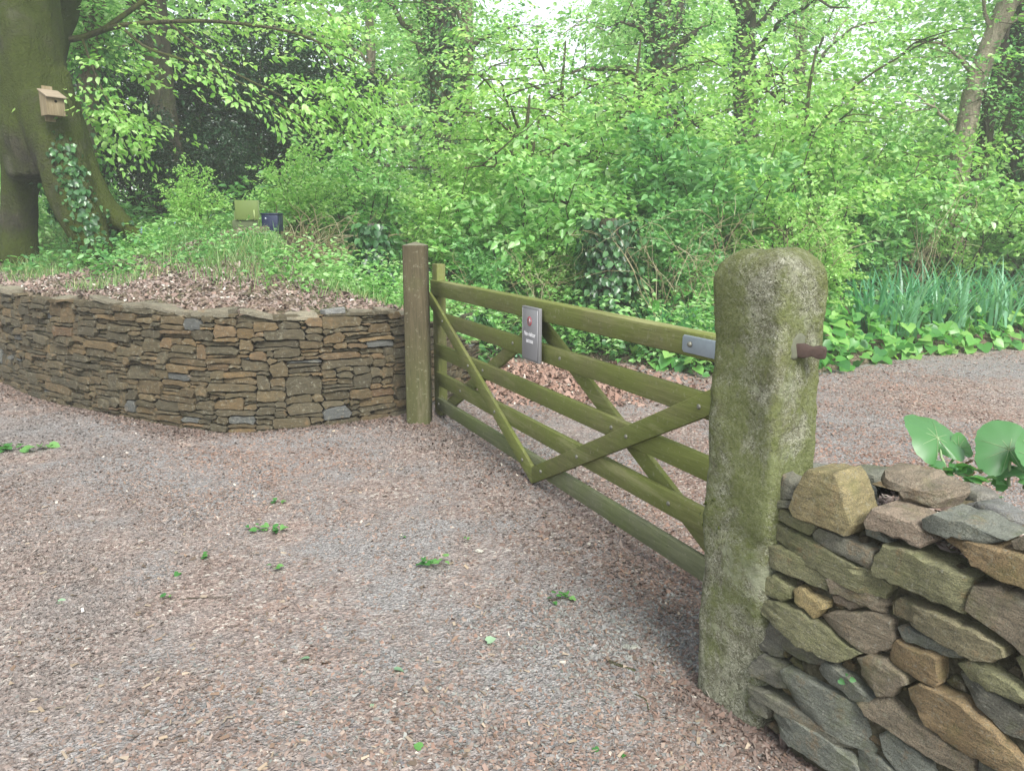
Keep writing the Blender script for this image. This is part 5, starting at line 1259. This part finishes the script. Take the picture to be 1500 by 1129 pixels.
# ------------------------------------------------------------------ things lying on the path
GRN = leaf_mat('leaf fallen', [(0, (.04, .14, .04)), (.6, (.07, .21, .05)), (1, (.15, .30, .10))], .3, .45, .3)
GPL = leaf_mat('leaf fallen underside', [(0, (.18, .30, .20)), (1, (.28, .40, .28))], .3, .6, .2)
def sprig(px, py, n, w, L, label, mat=GRN, seed=0, name='fallen_leaf_sprig', base=None):
    r = np.random.default_rng(400 + seed); c = gz(px, py); root = thing(name, tuple(c), label, 'fallen leaves' if n > 1 else 'fallen leaf', 'green leaves fallen on the path')
    if n > 1:
        m = MB(); addtube(m, [(-w, 0, .006), (0, .01, .012), (w, 0, .006)], [.002, .0016, .001], 5); m.build('twig', BARK_TWIG, root)
        P = np.stack([r.uniform(-w, w, n), r.normal(0, w * .28, n), r.uniform(.006, .035, n)], -1); a = r.uniform(0, 6.28, n)
    else: P = np.array([[0, 0, .008]]); a = np.array([r.uniform(0, 6.28)])
    V, Fq = heart(P, np.stack([np.cos(a), np.sin(a), r.normal(.05, .15, n)], -1), UP + r.normal(0, .3, (n, 3)), L * .82 * r.uniform(.6, 1.2, n), .12, .1); lmesh('leaf', V, Fq, mat, root, 400 + seed, 4, 1, base)
SPR = [(22, 658, 26, .22, .085, 'large leafy sprig on the path below the left end of the wall'), (376, 777, 9, .06, .045, 'leaf cluster left of path centre, larger of a close pair'), (410, 779, 6, .03, .04, 'smaller leaf cluster beside the larger one left of path centre'), (407, 738, 4, .03, .035, 'small leaf sprig nearest the curved wall, in the open path'),
  (302, 820, 5, .02, .03, 'tiny yellow-green sprig left on the path'), (402, 833, 3, .02, .035, 'dull leaf pair below the twin leaf clusters'), (246, 879, 4, .018, .025, 'tiny leaf sprig at the end of a thin dark twig'), (634, 828, 12, .065, .035, 'narrow sprig of several leaves in the middle of the path'),
  (822, 881, 12, .055, .035, 'bright leafy sprig near the gravel by the granite post'), (592, 791, 3, .012, .022, 'tiny bright leaf scrap above the middle sprig'), (684, 794, 3, .015, .022, 'small leaf scrap right of the middle sprig')]
for k, q in enumerate(SPR): sprig(*q, seed=k)
for k, (px, py, L, lab, m_, bs) in enumerate([(578, 983, .055, 'single long grey-green leaf lying low on the path', GPL, .2), (546, 1039, .045, 'pale mint leaf with three points on the near path', GPL, .9), (617, 1098, .042, 'rounded bright green leaf nearest the camera', GRN, .9), (714, 942, .04, 'pale green leaf right of path centre', GPL, .4),
      (871, 1098, .028, 'small dark leaf on the near path below the post', GRN, .2), (452, 967, .035, 'faint grey-green leaf left of the long grey leaf', GPL, .1), (262, 841, .045, 'dark blue-green leaf beside the tiny yellow-green sprig', GRN, 0), (915, 1108, .02, 'tiny dark green leaf scrap right of the small dark leaf', GRN, .1), (86, 884, .045, 'pale narrow leaf far left on the path', GPL, .6)]):
    sprig(px, py, 1, .01, L, lab, m_, 40 + k, 'fallen_leaf', bs)
def twig(pts, r0, label, name='twig'):
    P = [gz(*p) + np.array([0, 0, r0 + .001]) for p in pts]; c = P[0].copy(); c[2] = 0; root = thing(name, tuple(c), label, 'twig', 'twigs on the path'); m = MB()
    addtube(m, curve([p - c for p in P], 14), np.linspace(r0, r0 * .45, 14), 7, .15, 5); m.build('stick', BARK_TWIG, root, None, True)
twig([(262, 879), (290, 876), (335, 876)], .0022, 'thin dark twig left on the open path')
twig([(1005, 930), (985, 945), (965, 962), (955, 980)], .005, 'crooked grey twig lying by the foot of the granite post')
twig([(892, 972), (910, 978), (930, 985)], .008, 'short thick bark piece on the path before the granite post')
twig([(930, 1018), (945, 1025), (950, 1040)], .003, 'small hooked twig in front of the granite post')
twig([(935, 936), (950, 938), (968, 938)], .004, 'short straight pale twig in the gravel patch')
twig([(0, 908), (12, 905)], .003, 'dark twig end at the left picture edge')
def pebble(px, py, s_, col, label, seed):
    r = np.random.default_rng(seed); a = np.linspace(0, 6.28, 9)[:-1]; c = gz(px, py); mb = MB()
    slab(mb, np.stack([np.cos(a) * s_ * r.uniform(.7, 1.1, 8), np.sin(a) * s_ * .7 * r.uniform(.7, 1.1, 8)], -1), s_ * .5, col, r, s_ * .45, (r.normal(0, .15), r.normal(0, .15)), s_ * .04, s_ * .2, s_ * .4)
    o = fixnormals(mb.build('pebble', STONE, None, 'col')); o.location = c; tag(o, label, 'stone', 'loose stones on the path')
pebble(922, 950, .032, (.27, .28, .25), 'largest angular grey stone in the gravel patch', 501); pebble(912, 917, .02, (.33, .29, .24), 'pale buff oblong stone above the angular grey one', 502)
pebble(976, 888, .022, (.28, .25, .21), 'long pale stone close under the bottom gate rail', 503); pebble(830, 917, .02, (.24, .25, .25), 'blue-grey stone left of the gravel patch', 504)
pebble(702, 807, .018, (.45, .44, .40), 'whitish stone in the path beyond the middle sprig', 505); pebble(861, 1013, .014, (.28, .29, .28), 'small grey stone below the bark piece', 506)
pebble(375, 1093, .012, (.5, .48, .42), 'small cream stone at the bottom left of the path', 507); pebble(985, 968, .010, (.50, .52, .46), 'tiny white stone beside the crooked twig', 508)

# ------------------------------------------------------------------ thin haze added to veil and pale the foliage
hz = mk('haze', boxv(-55, 55, -14, 60, -1.6, 19), BOXF, None); tag(hz, 'thin haze added to pale the trees', 'haze', None, 'stuff')
hm = bpy.data.materials.new('haze'); hm.use_nodes = True; hn = hm.node_tree; hn.nodes.clear(); ho = hn.nodes.new('ShaderNodeOutputMaterial'); hv = hn.nodes.new('ShaderNodeVolumePrincipled')
hv.inputs['Color'].default_value = (.93, .97, .95, 1); hv.inputs['Density'].default_value = .0042; hv.inputs['Anisotropy'].default_value = .2; hn.links.new(hv.outputs[0], ho.inputs['Volume']); hz.data.materials.append(hm)
# ------------------------------------------------------------------ light, sky, camera
w = bpy.data.worlds.new('World'); SC.world = w; w.use_nodes = True; nt = w.node_tree; bg = nt.nodes['Background']
sky = nt.nodes.new('ShaderNodeTexSky'); sky.sky_type = 'NISHITA'; sky.sun_disc = False
EL, AZ = R(47), R(160)
sky.sun_elevation = EL; sky.sun_rotation = AZ; sky.dust_density = 2.0; sky.air_density = 1.0; sky.ozone_density = 1.0
hs = nt.nodes.new('ShaderNodeHueSaturation'); hs.inputs['Saturation'].default_value = .32
nt.links.new(sky.outputs[0], hs.inputs['Color']); nt.links.new(hs.outputs[0], bg.inputs['Color']); bg.inputs['Strength'].default_value = .15
sd = np.array([math.sin(AZ) * math.cos(EL), math.cos(AZ) * math.cos(EL), math.sin(EL)])
ld = bpy.data.lights.new('sun', 'SUN'); ld.energy = 3.0; ld.angle = R(24); ld.color = (1.0, .975, .92)
lo = link('sun', ld); lo.rotation_euler = Vector(sd).to_track_quat('Z', 'Y').to_euler(); lo.location = (0, 0, 20)
cam = bpy.data.cameras.new('camera'); co_ = link('camera', cam); SC.camera = co_
cam.sensor_fit = 'HORIZONTAL'; cam.sensor_width = 36; cam.lens = F / 1500 * 36; cam.clip_end = 800; cam.clip_start = .05
co_.location = (0, 0, H); co_.rotation_euler = (R(90) - PT, 0, 0)
vs = SC.view_settings; vs.view_transform = 'Standard'; vs.look = 'None'; vs.exposure = 1.24; vs.gamma = 1; vs.use_curve_mapping = False
cy = SC.cycles; cy.max_bounces = 7; cy.diffuse_bounces = 4; cy.glossy_bounces = 2; cy.transmission_bounces = 3; cy.transparent_max_bounces = 4; cy.volume_bounces = 1; cy.use_denoising = True
SC.render.use_persistent_data = False
